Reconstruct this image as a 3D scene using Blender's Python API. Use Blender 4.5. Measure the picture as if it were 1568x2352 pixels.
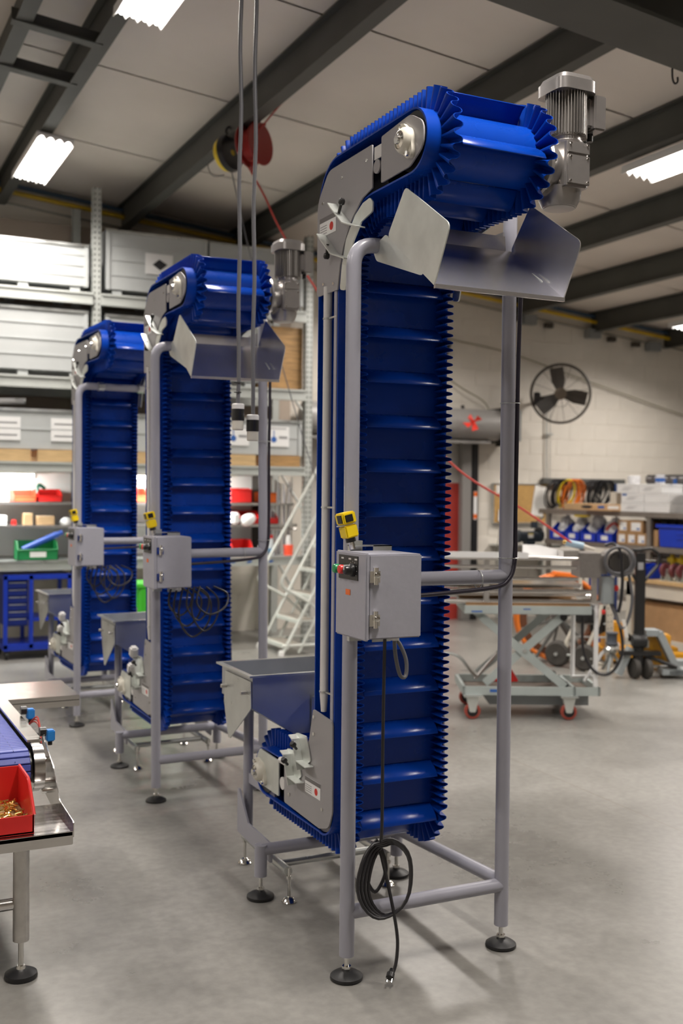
import bpy, bmesh, math, random
from mathutils import Vector, Matrix, Quaternion
random.seed(7)
for o in list(bpy.data.objects): bpy.data.objects.remove(o)
S = bpy.context.scene
COL = S.collection
PI = math.pi
R = math.radians

# ------------------------------------------------------------------ camera
cam_d = bpy.data.cameras.new('camera'); cam = bpy.data.objects.new('camera', cam_d); COL.objects.link(cam)
AZ, PITCH, ROLL = R(25.88), R(1.167), R(0.587)
fw = Vector((math.sin(AZ)*math.cos(PITCH), math.cos(AZ)*math.cos(PITCH), -math.sin(PITCH)))
rt = Vector((math.cos(AZ), -math.sin(AZ), 0)); up = rt.cross(fw)
r2 = rt*math.cos(ROLL) + up*math.sin(ROLL); u2 = up*math.cos(ROLL) - rt*math.sin(ROLL)
mw = Matrix((r2, u2, -fw)).transposed().to_4x4(); mw.translation = Vector((0, 0, 1.56))
cam.matrix_world = mw
cam_d.sensor_fit = 'VERTICAL'; cam_d.sensor_height = 36.0; cam_d.sensor_width = 24.0
cam_d.lens = 2470/2352*36
cam_d.dof.use_dof = True; cam_d.dof.focus_distance = 3.25; cam_d.dof.aperture_fstop = 2.8
cam_d.clip_start = 0.05; cam_d.clip_end = 100
S.camera = cam

# ------------------------------------------------------------------ world, exposure
W = bpy.data.worlds.new('world'); S.world = W; W.use_nodes = True
W.node_tree.nodes['Background'].inputs[0].default_value = (0.75, 0.8, 0.9, 1)
W.node_tree.nodes['Background'].inputs[1].default_value = 0.25
S.view_settings.view_transform = 'Standard'; S.view_settings.look = 'None'
S.view_settings.gamma = 1.0; S.view_settings.use_curve_mapping = False
S.view_settings.exposure = 0.0
LAMP_W = 78.0          # watts of each ceiling fixture
LAMP_COL = (1.0, 0.93, 0.86)

# ------------------------------------------------------------------ materials
MATS = {}
def M(name, col, rough=.5, metal=0., noise=0., scale=8., bump=0., coat=0., emis=0., alpha=1., trans=0., stretch=None, spec=.5, rnoise=0.):
    if name in MATS: return MATS[name]
    m = bpy.data.materials.new(name); m.use_nodes = True; nt = m.node_tree; b = nt.nodes['Principled BSDF']
    c = (*col, 1)
    b.inputs['Base Color'].default_value = c; b.inputs['Roughness'].default_value = rough
    b.inputs['Metallic'].default_value = metal; b.inputs['Coat Weight'].default_value = coat
    b.inputs['Specular IOR Level'].default_value = spec
    b.inputs['Transmission Weight'].default_value = trans; b.inputs['Alpha'].default_value = alpha
    if emis:
        b.inputs['Emission Color'].default_value = c; b.inputs['Emission Strength'].default_value = emis
    if noise or bump or rnoise:
        tc = nt.nodes.new('ShaderNodeTexCoord'); mp = nt.nodes.new('ShaderNodeMapping')
        nt.links.new(tc.outputs['Object'], mp.inputs[0])
        if stretch: mp.inputs['Scale'].default_value = stretch
        n = nt.nodes.new('ShaderNodeTexNoise'); n.inputs['Scale'].default_value = scale; n.inputs['Detail'].default_value = 5
        nt.links.new(mp.outputs[0], n.inputs['Vector'])
        if noise:
            mx = nt.nodes.new('ShaderNodeMix'); mx.data_type = 'RGBA'
            mx.inputs[6].default_value = (*[v*(1-noise) for v in col], 1)
            mx.inputs[7].default_value = (*[min(1, v*(1+noise)) for v in col], 1)
            rp = nt.nodes.new('ShaderNodeMapRange'); rp.inputs[1].default_value = .3; rp.inputs[2].default_value = .7
            nt.links.new(n.outputs['Fac'], rp.inputs[0]); nt.links.new(rp.outputs[0], mx.inputs[0])
            nt.links.new(mx.outputs[2], b.inputs['Base Color'])
        if rnoise:
            r_ = nt.nodes.new('ShaderNodeMapRange'); r_.inputs[1].default_value = .3; r_.inputs[2].default_value = .7
            r_.inputs[3].default_value = max(.02, rough-rnoise); r_.inputs[4].default_value = rough+rnoise
            nt.links.new(n.outputs['Fac'], r_.inputs[0]); nt.links.new(r_.outputs[0], b.inputs['Roughness'])
        if bump:
            bp = nt.nodes.new('ShaderNodeBump'); bp.inputs['Strength'].default_value = bump; bp.inputs['Distance'].default_value = .01
            nt.links.new(n.outputs['Fac'], bp.inputs['Height']); nt.links.new(bp.outputs[0], b.inputs['Normal'])
    MATS[name] = m
    return m

belt_m = M('blue belt', (.0018, .044, .34), .28, noise=.12, scale=3, spec=.28, rnoise=.06)
belt_in_m = M('blue belt underside', (.002, .016, .15), .5, noise=.15)
rib_m = M('blue sidewall', (.0018, .046, .35), .32, noise=.1, scale=4, spec=.28)
paint = M('grey paint', (.355, .355, .415), .32, noise=.03, scale=5, coat=.15)
paint_box = M('grey enclosure paint', (.385, .385, .44), .42, noise=.02, scale=60, bump=.04)
plate_m = M('grey plate', (.33, .32, .33), .38, noise=.05, scale=5)
galv = M('galvanised steel', (.62, .64, .63), .33, .85, noise=.12, scale=7, rnoise=.08)
zinc = M('zinc plate', (.74, .77, .74), .38, .7, noise=.1, scale=9)
hop_m = M('hopper steel', (.52, .54, .57), .36, .85, noise=.12, scale=5, rnoise=.08)
stain = M('stainless steel', (.68, .66, .64), .2, 1., noise=.06, scale=4, stretch=(1, 14, 14), rnoise=.06)
chrome = M('chrome', (.78, .77, .74), .14, 1.)
brushed = M('brushed steel', (.62, .6, .58), .34, .95, noise=.08, scale=30)
black = M('black rubber', (.012, .012, .013), .45)
blackp = M('black plastic', (.014, .014, .015), .32)
cable_m = M('black cable', (.018, .017, .02), .38)
cablep = M('dark violet cable', (.022, .017, .03), .4)
cableg = M('grey cable', (.12, .12, .13), .45)
whitep = M('white plastic', (.72, .71, .70), .4, noise=.02)
bearing = M('cream bearing housing', (.66, .63, .55), .35, noise=.04, scale=20)
yellow = M('yellow plastic', (.85, .62, .01), .35)
red_b = M('red button', (.75, .03, .025), .3)
green_b = M('green button', (.01, .28, .09), .3)
orange = M('orange label', (.85, .16, .015), .45)
red_bin = M('red bin plastic', (.60, .018, .016), .34, noise=.06, scale=5)
blue_bin = M('blue bin plastic', (.004, .04, .50), .36, noise=.04)
green_bin = M('green bin plastic', (.01, .20, .06), .4)
lime_m = M('bright green plastic', (.06, .55, .03), .4)
cardb = M('cardboard', (.42, .25, .12), .8, noise=.08, scale=12)
card_l = M('pale cardboard', (.56, .37, .20), .8, noise=.06, scale=12)
wood_m = M('plywood', (.38, .22, .085), .6, noise=.3, scale=6, stretch=(1, 1, 8))
wood_l = M('pale timber', (.58, .40, .20), .65, noise=.15, scale=6, stretch=(1, 8, 8))
white_m = M('white card', (.82, .82, .82), .6, noise=.02)
paper = M('paper', (.80, .78, .74), .8)
ink = M('black ink', (.03, .03, .035), .6)
inkg = M('grey print', (.28, .28, .29), .7)
inkb = M('blue print', (.03, .12, .42), .6)
inkr = M('red print', (.62, .03, .02), .5)
rack_m = M('rack grey green paint', (.46, .48, .46), .42, noise=.06, scale=5)
crate_m = M('crate grey paint', (.47, .49, .49), .4, noise=.05, scale=3)
dark_m = M('dark cavity steel', (.05, .045, .04), .7)
chute_m = M('polished zinc sheet', (.74, .73, .76), .26, .93, noise=.06, scale=3, stretch=(1, 4, 1))
alu_m = M('cast aluminium', (.46, .44, .42), .3, .8, noise=.06, scale=25)
motor_m = M('silver painted motor', (.42, .40, .39), .30, .8, noise=.05, scale=20)
motor_d = M('motor fin steel', (.34, .32, .30), .35, .8)
beam_m = M('dark green grey steel', (.066, .066, .058), .55, noise=.12, scale=3)
cream = M('cream paint', (.62, .58, .50), .5, noise=.06, scale=5)
brown_m = M('brown fan steel', (.055, .045, .036), .45)
orange_p = M('orange hose', (.80, .20, .02), .4)
red_hose = M('red hose', (.45, .04, .03), .4)
maroon = M('maroon wheel', (.16, .04, .045), .5, noise=.1)
redwheel = M('red polyurethane', (.35, .06, .04), .45)
jackg = M('grey jack paint', (.30, .33, .34), .45, noise=.1, scale=4)
jacky = M('yellow jack paint', (.62, .30, .015), .45, noise=.15, scale=6)
liftg = M('pale green grey paint', (.42, .47, .46), .45, noise=.12, scale=4)
ladder_m = M('white ladder paint', (.62, .64, .60), .4, noise=.05)
bluep = M('royal blue paint', (.006, .035, .42), .35, noise=.06)
bluecart = M('blue tool cart paint', (.003, .018, .20), .4, noise=.06)
navy = M('navy paint', (.01, .03, .13), .45)
brass = M('brass', (.80, .58, .22), .25, 1.)
clear_m = M('clear polythene', (.80, .80, .82), .25, alpha=.75, noise=.1, scale=30, bump=.5)
reddark = M('dark red reel', (.28, .015, .012), .35)
belt2 = M('violet blue plastic belt', (.075, .10, .40), .42, noise=.1, scale=12)
drawer_m = M('smoky drawer plastic', (.14, .13, .13), .35, noise=.2, scale=6)
grind = M('dark blue grey casting', (.03, .04, .055), .4)
tape = M('grey header print', (.16, .15, .15), .5)
tube_on = M('lit fluorescent tube', (1.0, .97, .93), .5, emis=9.0)
refl_m = M('white reflector enamel', (.86, .85, .83), .3)
lampw = M('lit bench tube', (.93, 1.0, .94), .5, emis=14.0)

# floor: sealed concrete with stains, fine scratches and saw cut joints
def floor_mat():
    m = bpy.data.materials.new('sealed concrete'); m.use_nodes = True; nt = m.node_tree; b = nt.nodes['Principled BSDF']
    N = nt.nodes.new; L = nt.links.new
    tc = N('ShaderNodeTexCoord')
    n1 = N('ShaderNodeTexNoise'); n1.inputs['Scale'].default_value = .9; n1.inputs['Detail'].default_value = 7; n1.inputs['Roughness'].default_value = .62
    L(tc.outputs['Object'], n1.inputs['Vector'])
    r1 = N('ShaderNodeValToRGB'); e = r1.color_ramp.elements
    e[0].position = .3; e[0].color = (.165, .159, .146, 1); e[1].position = .7; e[1].color = (.285, .277, .258, 1)
    L(n1.outputs['Fac'], r1.inputs[0])
    n2 = N('ShaderNodeTexNoise'); n2.inputs['Scale'].default_value = 26; n2.inputs['Detail'].default_value = 8
    L(tc.outputs['Object'], n2.inputs['Vector'])
    r2_ = N('ShaderNodeMapRange'); r2_.inputs[1].default_value = .35; r2_.inputs[2].default_value = .65; r2_.inputs[3].default_value = .88; r2_.inputs[4].default_value = 1.06
    L(n2.outputs['Fac'], r2_.inputs[0])
    mu = N('ShaderNodeMix'); mu.data_type = 'RGBA'; mu.blend_type = 'MULTIPLY'; mu.inputs[0].default_value = 1
    L(r1.outputs[0], mu.inputs[6]); L(r2_.outputs[0], mu.inputs[7])
    # brown scuffs
    n3 = N('ShaderNodeTexNoise'); n3.inputs['Scale'].default_value = 5.5; n3.inputs['Detail'].default_value = 9; n3.inputs['Distortion'].default_value = 1.2
    L(tc.outputs['Object'], n3.inputs['Vector'])
    r3 = N('ShaderNodeMapRange'); r3.inputs[1].default_value = .60; r3.inputs[2].default_value = .80; r3.inputs[4].default_value = .0
    L(n3.outputs['Fac'], r3.inputs[0])
    m3 = N('ShaderNodeMix'); m3.data_type = 'RGBA'; m3.inputs[7].default_value = (.16, .13, .09, 1)
    L(r3.outputs[0], m3.inputs[0]); L(mu.outputs[2], m3.inputs[6])
    # saw cut joints
    br = N('ShaderNodeTexBrick'); br.offset = 0; br.inputs['Scale'].default_value = 1
    br.inputs['Color1'].default_value = br.inputs['Color2'].default_value = (0, 0, 0, 1); br.inputs['Mortar'].default_value = (1, 1, 1, 1)
    br.inputs['Mortar Size'].default_value = .004; br.inputs['Brick Width'].default_value = 3.6; br.inputs['Row Height'].default_value = 3.4
    mp = N('ShaderNodeMapping'); mp.inputs['Location'].default_value = (.15, .95, 0); mp.inputs['Rotation'].default_value = (0, 0, R(2))
    L(tc.outputs['Object'], mp.inputs[0]); L(mp.outputs[0], br.inputs['Vector'])
    m4 = N('ShaderNodeMix'); m4.data_type = 'RGBA'; m4.inputs[7].default_value = (.15, .125, .09, 1)
    sc = N('ShaderNodeMath'); sc.operation = 'MULTIPLY'; sc.inputs[1].default_value = .5
    L(br.outputs['Color'], sc.inputs[0]); L(sc.outputs[0], m4.inputs[0]); L(m3.outputs[2], m4.inputs[6])
    L(m4.outputs[2], b.inputs['Base Color'])
    rr = N('ShaderNodeMapRange'); rr.inputs[1].default_value = .3; rr.inputs[2].default_value = .7; rr.inputs[3].default_value = .24; rr.inputs[4].default_value = .42
    L(n1.outputs['Fac'], rr.inputs[0]); L(rr.outputs[0], b.inputs['Roughness'])
    bp = N('ShaderNodeBump'); bp.inputs['Strength'].default_value = .08; bp.inputs['Distance'].default_value = .004
    L(n2.outputs['Fac'], bp.inputs['Height']); L(bp.outputs[0], b.inputs['Normal'])
    return m
floor_m = floor_mat()
wall_m = M('white painted block', (.70, .655, .585), .6, noise=.05, scale=2.2, bump=.1)
mortar_m = M('painted mortar', (.66, .615, .545), .65)
wall_l = M('warm wall board', (.40, .33, .27), .7, noise=.05, scale=1)
liner_m = M('white ceiling liner', (.70, .635, .575), .55, noise=.06, scale=1.2, bump=.25)
seam_m = M('liner seam tape', (.58, .53, .48), .6)

# ------------------------------------------------------------------ mesh helpers
class MB:
    def __init__(s): s.v = []; s.f = []
    def add(s, vs, fs):
        n = len(s.v); s.v += [tuple(v) for v in vs]; s.f += [tuple(i+n for i in f) for f in fs]; return s
    def box(s, a, b, rot=None, c=None):
        x0, y0, z0 = a; x1, y1, z1 = b
        vs = [Vector(p) for p in ((x0,y0,z0),(x1,y0,z0),(x1,y1,z0),(x0,y1,z0),(x0,y0,z1),(x1,y0,z1),(x1,y1,z1),(x0,y1,z1))]
        if rot is not None:
            c = Vector(c) if c is not None else (vs[0]+vs[6])/2
            vs = [c + rot @ (v-c) for v in vs]
        return s.add(vs, [(0,3,2,1),(4,5,6,7),(0,1,5,4),(1,2,6,5),(2,3,7,6),(3,0,4,7)])
    def cyl(s, p0, p1, r0, r1=None, n=18, caps=True):
        p0 = Vector(p0); p1 = Vector(p1); r1 = r0 if r1 is None else r1
        d = (p1-p0).normalized(); a = d.orthogonal().normalized(); b = d.cross(a)
        vs = []
        for p, r in ((p0, r0), (p1, r1)):
            for i in range(n):
                t = 2*PI*i/n; vs.append(p + (a*math.cos(t)+b*math.sin(t))*r)
        fs = [(i, (i+1) % n, n+(i+1) % n, n+i) for i in range(n)]
        if caps: fs += [tuple(range(n-1, -1, -1)), tuple(range(n, 2*n))]
        return s.add(vs, fs)
    def tube(s, pts, r, n=10, closed=False, caps=True):
        pts = [Vector(p) for p in pts]; k = len(pts); rings = []
        def tan(i):
            if closed: return (pts[(i+1) % k]-pts[i-1]).normalized()
            return (pts[min(i+1, k-1)]-pts[max(i-1, 0)]).normalized()
        t0 = tan(0); a = t0.orthogonal().normalized()
        for i in range(k):
            t = tan(i); q = t0.rotation_difference(t); a = (q @ a); a = (a - t*a.dot(t)).normalized(); t0 = t
            b = t.cross(a); rr = r[i] if isinstance(r, (list, tuple)) else r
            rings.append([pts[i] + (a*math.cos(2*PI*j/n)+b*math.sin(2*PI*j/n))*rr for j in range(n)])
        vs = [v for rg in rings for v in rg]; fs = []
        for i in range(k if closed else k-1):
            i2 = (i+1) % k
            for j in range(n): fs.append((i*n+j, i*n+(j+1) % n, i2*n+(j+1) % n, i2*n+j))
        if not closed and caps: fs += [tuple(range(n-1, -1, -1)), tuple(range((k-1)*n, k*n))]
        return s.add(vs, fs)
    def prism(s, poly, axis, a, b):
        n = len(poly)
        def P(p, h):
            return {'x': (h, p[0], p[1]), 'y': (p[0], h, p[1]), 'z': (p[0], p[1], h)}[axis]
        vs = [P(p, a) for p in poly] + [P(p, b) for p in poly]
        fs = [tuple(range(n-1, -1, -1)), tuple(range(n, 2*n))] + [(i, (i+1) % n, n+(i+1) % n, n+i) for i in range(n)]
        return s.add(vs, fs)
    def plate(s, poly, t):
        ps = [Vector(p) for p in poly]; nrm = (ps[1]-ps[0]).cross(ps[2]-ps[0]).normalized()*t; n = len(ps)
        vs = ps + [p+nrm for p in ps]
        fs = [tuple(range(n-1, -1, -1)), tuple(range(n, 2*n))] + [(i, (i+1) % n, n+(i+1) % n, n+i) for i in range(n)]
        return s.add(vs, fs)
    def strip(s, path, axis, a, b, t):
        # bent sheet: 2D path (two in plane coords) extruded along axis from a to b, thickness t
        out = []
        P2 = [Vector(p) for p in path]
        for i, p in enumerate(P2):
            d = (P2[min(i+1, len(P2)-1)]-P2[max(i-1, 0)]).normalized(); nn = Vector((-d.y, d.x)); out.append(p+nn*t)
        return s.prism([tuple(p) for p in P2] + [tuple(p) for p in reversed(out)], axis, a, b)
    def lathe(s, prof, c, d=(0, 0, 1), n=24):
        c = Vector(c); d = Vector(d).normalized(); a = d.orthogonal().normalized(); b = d.cross(a); vs = []; fs = []
        for r, h in prof:
            for j in range(n): vs.append(c + d*h + (a*math.cos(2*PI*j/n)+b*math.sin(2*PI*j/n))*max(r, 1e-4))
        for i in range(len(prof)-1):
            for j in range(n): fs.append((i*n+j, i*n+(j+1) % n, (i+1)*n+(j+1) % n, (i+1)*n+j))
        fs += [tuple(range(n-1, -1, -1)), tuple(range((len(prof)-1)*n, len(prof)*n))]
        return s.add(vs, fs)
    def ring(s, prof, c, d=(0, 0, 1), n=40):
        c = Vector(c); d = Vector(d).normalized(); a = d.orthogonal().normalized(); b = d.cross(a); vs = []; fs = []; k = len(prof)
        for r, h in prof:
            for j in range(n): vs.append(c + d*h + (a*math.cos(2*PI*j/n)+b*math.sin(2*PI*j/n))*r)
        for i in range(k):
            for j in range(n): fs.append((i*n+j, i*n+(j+1) % n, ((i+1) % k)*n+(j+1) % n, ((i+1) % k)*n+j))
        return s.add(vs, fs)
    def torus(s, c, d, R_, r, n=32, m=8):
        c = Vector(c); d = Vector(d).normalized(); a = d.orthogonal().normalized(); b = d.cross(a)
        return s.tube([c + (a*math.cos(2*PI*i/n)+b*math.sin(2*PI*i/n))*R_ for i in range(n)], r, m, closed=True)
    def xf(s, fn): s.v = [tuple(fn(Vector(v))) for v in s.v]; return s
    def mesh(s, name, bev=0., seg=2, ang=38):
        me = bpy.data.meshes.new(name); me.from_pydata(s.v, [], s.f)
        bm = bmesh.new(); bm.from_mesh(me)
        bmesh.ops.recalc_face_normals(bm, faces=bm.faces)
        if bev:
            es = [e for e in bm.edges if len(e.link_faces) == 2 and e.calc_face_angle(0) > R(30)]
            bmesh.ops.bevel(bm, geom=es, offset=bev, segments=seg, affect='EDGES', clamp_overlap=True)
        for f in bm.faces: f.smooth = True
        for e in bm.edges:
            if len(e.link_faces) == 2 and e.calc_face_angle(0) > R(ang): e.smooth = False
        bm.to_mesh(me); bm.free(); return me
    def build(s, name, m, parent=None, bev=0., seg=2, **tags):
        me = s.mesh(name, bev, seg); me.materials.append(m)
        return link(name, me, parent, **tags)
def link(name, me, parent=None, label=None, cat=None, group=None, kind=None, loc=None, rot=None):
    o = bpy.data.objects.new(name, me); COL.objects.link(o)
    if parent is not None: o.parent = parent
    if loc is not None: o.location = loc
    if rot is not None: o.rotation_euler = rot
    if label: o['label'] = label
    if cat: o['category'] = cat
    if group: o['group'] = group
    if kind: o['kind'] = kind
    return o
def thing(name, label, cat, loc=(0, 0, 0), rz=0., group=None, scale=1.):
    o = bpy.data.objects.new(name, None); COL.objects.link(o); o.empty_display_size = .1
    o.location = loc; o.rotation_euler = (0, 0, rz); o.scale = (scale,)*3
    o['label'] = label; o['category'] = cat
    if group: o['group'] = group
    return o
def kids(o): return list(o.children)
def copy_tree(o, parent=None):
    c = o.copy(); COL.objects.link(c); c.parent = parent
    for ch in kids(o): copy_tree(ch, c)
    return c
def fil(pts, r, n=7):
    P = [Vector(p) for p in pts]; out = [P[0]]
    for i in range(1, len(P)-1):
        a, b, c = P[i-1], P[i], P[i+1]; u = (a-b); v = (c-b); ru = u.length; rv = v.length; u.normalize(); v.normalize()
        th = u.angle(v); d = min(r/math.tan(th/2), ru*.49, rv*.49)
        p0 = b+u*d; p1 = b+v*d
        for k in range(n+1):
            t = k/n; out.append((1-t)**2*p0 + 2*t*(1-t)*b + t*t*p1)
    out.append(P[-1]); return out
def rpoly(pts, r, n=4):
    out = []; k = len(pts); P = [Vector(p) for p in pts]
    for i in range(k):
        a, b, c = P[i-1], P[i], P[(i+1) % k]; rr = r[i] if isinstance(r, (list, tuple)) else r
        if rr <= 0: out.append(tuple(b)); continue
        u = (a-b); v = (c-b); lu = u.length; lv = v.length; u.normalize(); v.normalize()
        th = u.angle(v); d = min(rr/math.tan(th/2), lu*.49, lv*.49); p0 = b+u*d; p1 = b+v*d
        for j in range(n+1):
            t = j/n; out.append(tuple((1-t)**2*p0 + 2*t*(1-t)*b + t*t*p1))
    return out
def rrect(x0, z0, x1, z1, r): return rpoly([(x0, z0), (x1, z0), (x1, z1), (x0, z1)], r)
def circ(cx, cy, r, n=24, a0=0., a1=2*PI): return [(cx+r*math.cos(a0+(a1-a0)*i/n), cy+r*math.sin(a0+(a1-a0)*i/n)) for i in range(n)]
def spline(pts, n=8, closed=False):
    P = [Vector(p) for p in pts]; k = len(P); out = []
    for i in range(k if closed else k-1):
        p0 = P[i-1] if (i > 0 or closed) else P[0]; p1 = P[i]; p2 = P[(i+1) % k]; p3 = P[(i+2) % k] if (closed or i+2 < k) else P[k-1]
        for j in range(n):
            t = j/n
            out.append(.5*((2*p1) + (p2-p0)*t + (2*p0-5*p1+4*p2-p3)*t*t + (3*p1-p0-3*p2+p3)*t**3))
    if not closed: out.append(P[-1])
    return out
def rotm(axis, deg): return Matrix.Rotation(R(deg), 3, axis)
SLOPE = .0997; ROOF0 = 4.76
def roofz(x): return ROOF0 - SLOPE*x

# ------------------------------------------------------------------ the setting
X0, X1, Y0, Y1 = -5., 13., -4., 11.1
MB().box((X0, Y0, -.1), (X1, Y1+1.6, 0)).build('floor', floor_m, kind='structure')
ceil = MB().box((X0-.3, Y0-.3, .06), (X1+.3, Y1+.3, .14)).xf(lambda v: Vector((v.x, v.y, v.z+roofz(v.x)))).build('ceiling', seam_m, kind='structure')
purl_x = [1.65+1.222*i for i in range(-5, 10)]
# liner panels between the purlins, each a sheet of its own
pan_mesh = {}
def liner(w, l):
    mb = MB(); n = 4
    vs = []; fs = []
    for i in range(n+1):
        for j in range(n+1):
            u = i/n; v = j/n; sag = -.022*(1-(2*u-1)**2)*(1-(2*v-1)**2)
            vs.append((u*w, v*l, .0+sag-SLOPE*u*w))
    for i in range(n):
        for j in range(n): fs.append((i*(n+1)+j, (i+1)*(n+1)+j, (i+1)*(n+1)+j+1, i*(n+1)+j+1))
    me = MB().add(vs, fs).mesh('liner_panel'); me.materials.append(liner_m); return me
lp = liner(1.21, 1.66)
for i, x in enumerate(purl_x[:-1]):
    for j in range(9):
        y = Y0 + j*1.68
        if y+1.66 > Y1+.2: continue
        link('liner_panel', lp, ceil, loc=(x-.045, y, roofz(x-.045)))
for i, x in enumerate(purl_x):
    mb = MB().box((x-.058, Y0, -.24), (x-.046, Y1, -.002)).box((x-.10, Y0, -.25), (x, Y1, -.238)).box((x-.10, Y0, -.012), (x, Y1, -.002))
    mb.xf(lambda v: Vector((v.x, v.y, v.z+roofz(x)))).build('purlin', beam_m, ceil)
raf = MB().box((X0, 3.88, -.66), (X1, 4.22, -.64)).box((X0, 4.045, -.64), (X1, 4.057, -.27)).box((X0, 3.88, -.272), (X1, 4.22, -.252))
raf.xf(lambda v: Vector((v.x, v.y, v.z+roofz(v.x)))).build('rafter', beam_m, ceil)
# small hoist beam and two braces in the corner of the roof
hb = MB().box((1.07, Y0, -.25), (1.17, 8.95, -.238)).box((1.115, Y0, -.238), (1.127, 8.95, -.002)).xf(lambda v: Vector((v.x, v.y, v.z+roofz(1.12)))).build('hoist_beam', beam_m, ceil)
for yb in (6.85, 7.6):
    MB().box((1.05, yb-.05, -.262), (1.6, yb+.03, -.25)).box((1.05, yb-.015, -.25), (1.6, yb, -.17)).xf(lambda v: Vector((v.x, v.y, v.z+roofz(v.x)))).build('roof_brace', beam_m, ceil)
hk = MB().tube(spline([(3.93, 4.27, 3.80), (3.93, 4.27, 3.70), (3.945, 4.27, 3.665), (3.965, 4.27, 3.675), (3.965, 4.27, 3.70)], 5), .005, 8)
hk.build('ceiling_hook', blackp, ceil)

DX0, DX1, DZ = 4.9, 7.08, 2.2          # roller door opening
def wall_poly(x0, x1, ya, yb, zb):
    vs = [(x0, ya, zb), (x1, ya, zb), (x1, yb, zb), (x0, yb, zb), (x0, ya, roofz(x0)+.05), (x1, ya, roofz(x1)+.05), (x1, yb, roofz(x1)+.05), (x0, yb, roofz(x0)+.05)]
    return vs, [(0,3,2,1),(4,5,6,7),(0,1,5,4),(1,2,6,5),(2,3,7,6),(3,0,4,7)]
mbw = MB()
for a in ((X0, DX0, 0), (DX1, X1, 0), (DX0, DX1, DZ)): mbw.add(*wall_poly(a[0], a[1], Y1, Y1+.2, a[2]))
wall_back = mbw.build('wall_back', mortar_m, kind='structure')
BW, BH = .406, .203
bl = MB().box((.0025, -.004, .0025), (BW-.0025, .004, BH-.0025)).mesh('block', bev=.003, seg=1); bl.materials.append(wall_m)
# half = MB().box((.004, -.006, .004), (BW/2-.004, .004, BH-.004)).mesh('block', bev=.003, seg=1); half.materials.append(wall_m)
rest = MB()
for rw in range(0, 26):
    z = rw*BH
    x = X0 - (BW/2 if rw % 2 else 0)
    while x < X1-.45:
        xr = x+BW
        ok = z+BH < roofz(xr)+.02
        if ok and x >= X0 and not (xr > DX0 and x < DX1 and z < DZ-.02):
            if x > 6.9 and x < 10.9 and z < 3.95: link('block', bl, wall_back, loc=(x, Y1, z))
            else: rest.box((x+.0025, Y1-.004, z+.0025), (xr-.0025, Y1+.004, z+BH-.0025))
        x += BW
rest.build('block_field', wall_m, wall_back, kind='stuff')
MB().add(*wall_poly(X0, X1, Y0-.2, Y0, 0)).build('wall_front', wall_m, kind='structure')
MB().box((X0-.2, Y0, 0), (X0, Y1, roofz(X0)+.1)).build('wall_left', wall_m, kind='structure')
MB().box((X1, Y0, 0), (X1+.2, Y1, roofz(X1)+.1)).build('wall_right', wall_m, kind='structure')
# upper warm wall board behind the pallet racks
MB().box((X0, 11.02, 2.0), (4.7, 11.08, 4.2)).build('trim_1', wall_l, kind='structure')

# ------------------------------------------------------------------ ceiling fixtures
def fixture_meshes():
    W_, L_ = .29, 1.22
    h = MB().box((-W_/2, -L_/2, .045), (W_/2, L_/2, .06)).box((-W_/2, -L_/2, 0), (-W_/2+.006, L_/2, .045)).box((W_/2-.006, -L_/2, 0), (W_/2, L_/2, .045))
    h.box((-.07, -.3, .06), (.07, .3, .085))
    e = MB()
    k = 4; w = (W_-.012)/k
    for s_ in (1,):
        pts = [(-W_/2+.006, .045)]
        for i in range(k):
            for j in range(7):
                t = j/6; pts.append((-W_/2+.006+w*(i+t), .004+.03*math.sin(PI*t)))
        pts.append((W_/2-.006, .045))
        e.prism(pts, 'y', -.004, .004)
    t = MB().cyl((0, -L_/2+.03, 0), (0, L_/2-.03, 0), .0125, n=12)
    r_ = []
    for mb, nm, m in ((h, 'housing', refl_m), (e, 'end_louver', refl_m), (t, 'tube', tube_on)):
        me = mb.mesh(nm); me.materials.append(m); r_.append(me)
    return r_, w, W_
(fh, fe, ft), fw_, fW = fixture_meshes()
lab = {(1.66, 5.6): 'lit fluorescent ceiling fixture cut off by the top edge of the photo',
       (1.66, 9.24): 'lit fluorescent ceiling fixture at left, above the pallet racks',
       (5.43, 5.65): 'lit fluorescent ceiling fixture at right, beside the big gear motor',
       (9.2, 9.23): 'far lit fluorescent ceiling fixture at the right edge near the block wall'}
for xi, x in enumerate((-2.1, 1.66, 5.43, 9.2)):
    for yi, y in enumerate((1.95, 5.6, 9.24)):
        if x == 5.43 and yi == 1: y = 5.65
        if x == 9.2 and yi == 2: y = 9.23
        lb = lab.get((x, y), 'lit fluorescent ceiling fixture outside the picture')
        zb = roofz(x)-.335
        t = thing('ceiling_light', lb, 'ceiling light', (x, y, zb), group='fluorescent ceiling fixtures')
        t.rotation_euler = (0, math.atan(SLOPE), 0)
        link('housing', fh, t)
        for s_ in (-.61, .61): link('end_louver', fe, t, loc=(0, s_, 0))
        for i in range(4): link('tube', ft, t, loc=(-fW/2+.006+fw_*(i+.5), 0, .022))
        ld = bpy.data.lights.new('fluorescent_light', 'AREA'); ld.shape = 'RECTANGLE'; ld.size = .27; ld.size_y = 1.18; ld.energy = LAMP_W; ld.color = LAMP_COL; ld.spread = R(152)
        lo = bpy.data.objects.new('fluorescent_light', ld); COL.objects.link(lo); lo.parent = t; lo.location = (0, 0, .006)
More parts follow.
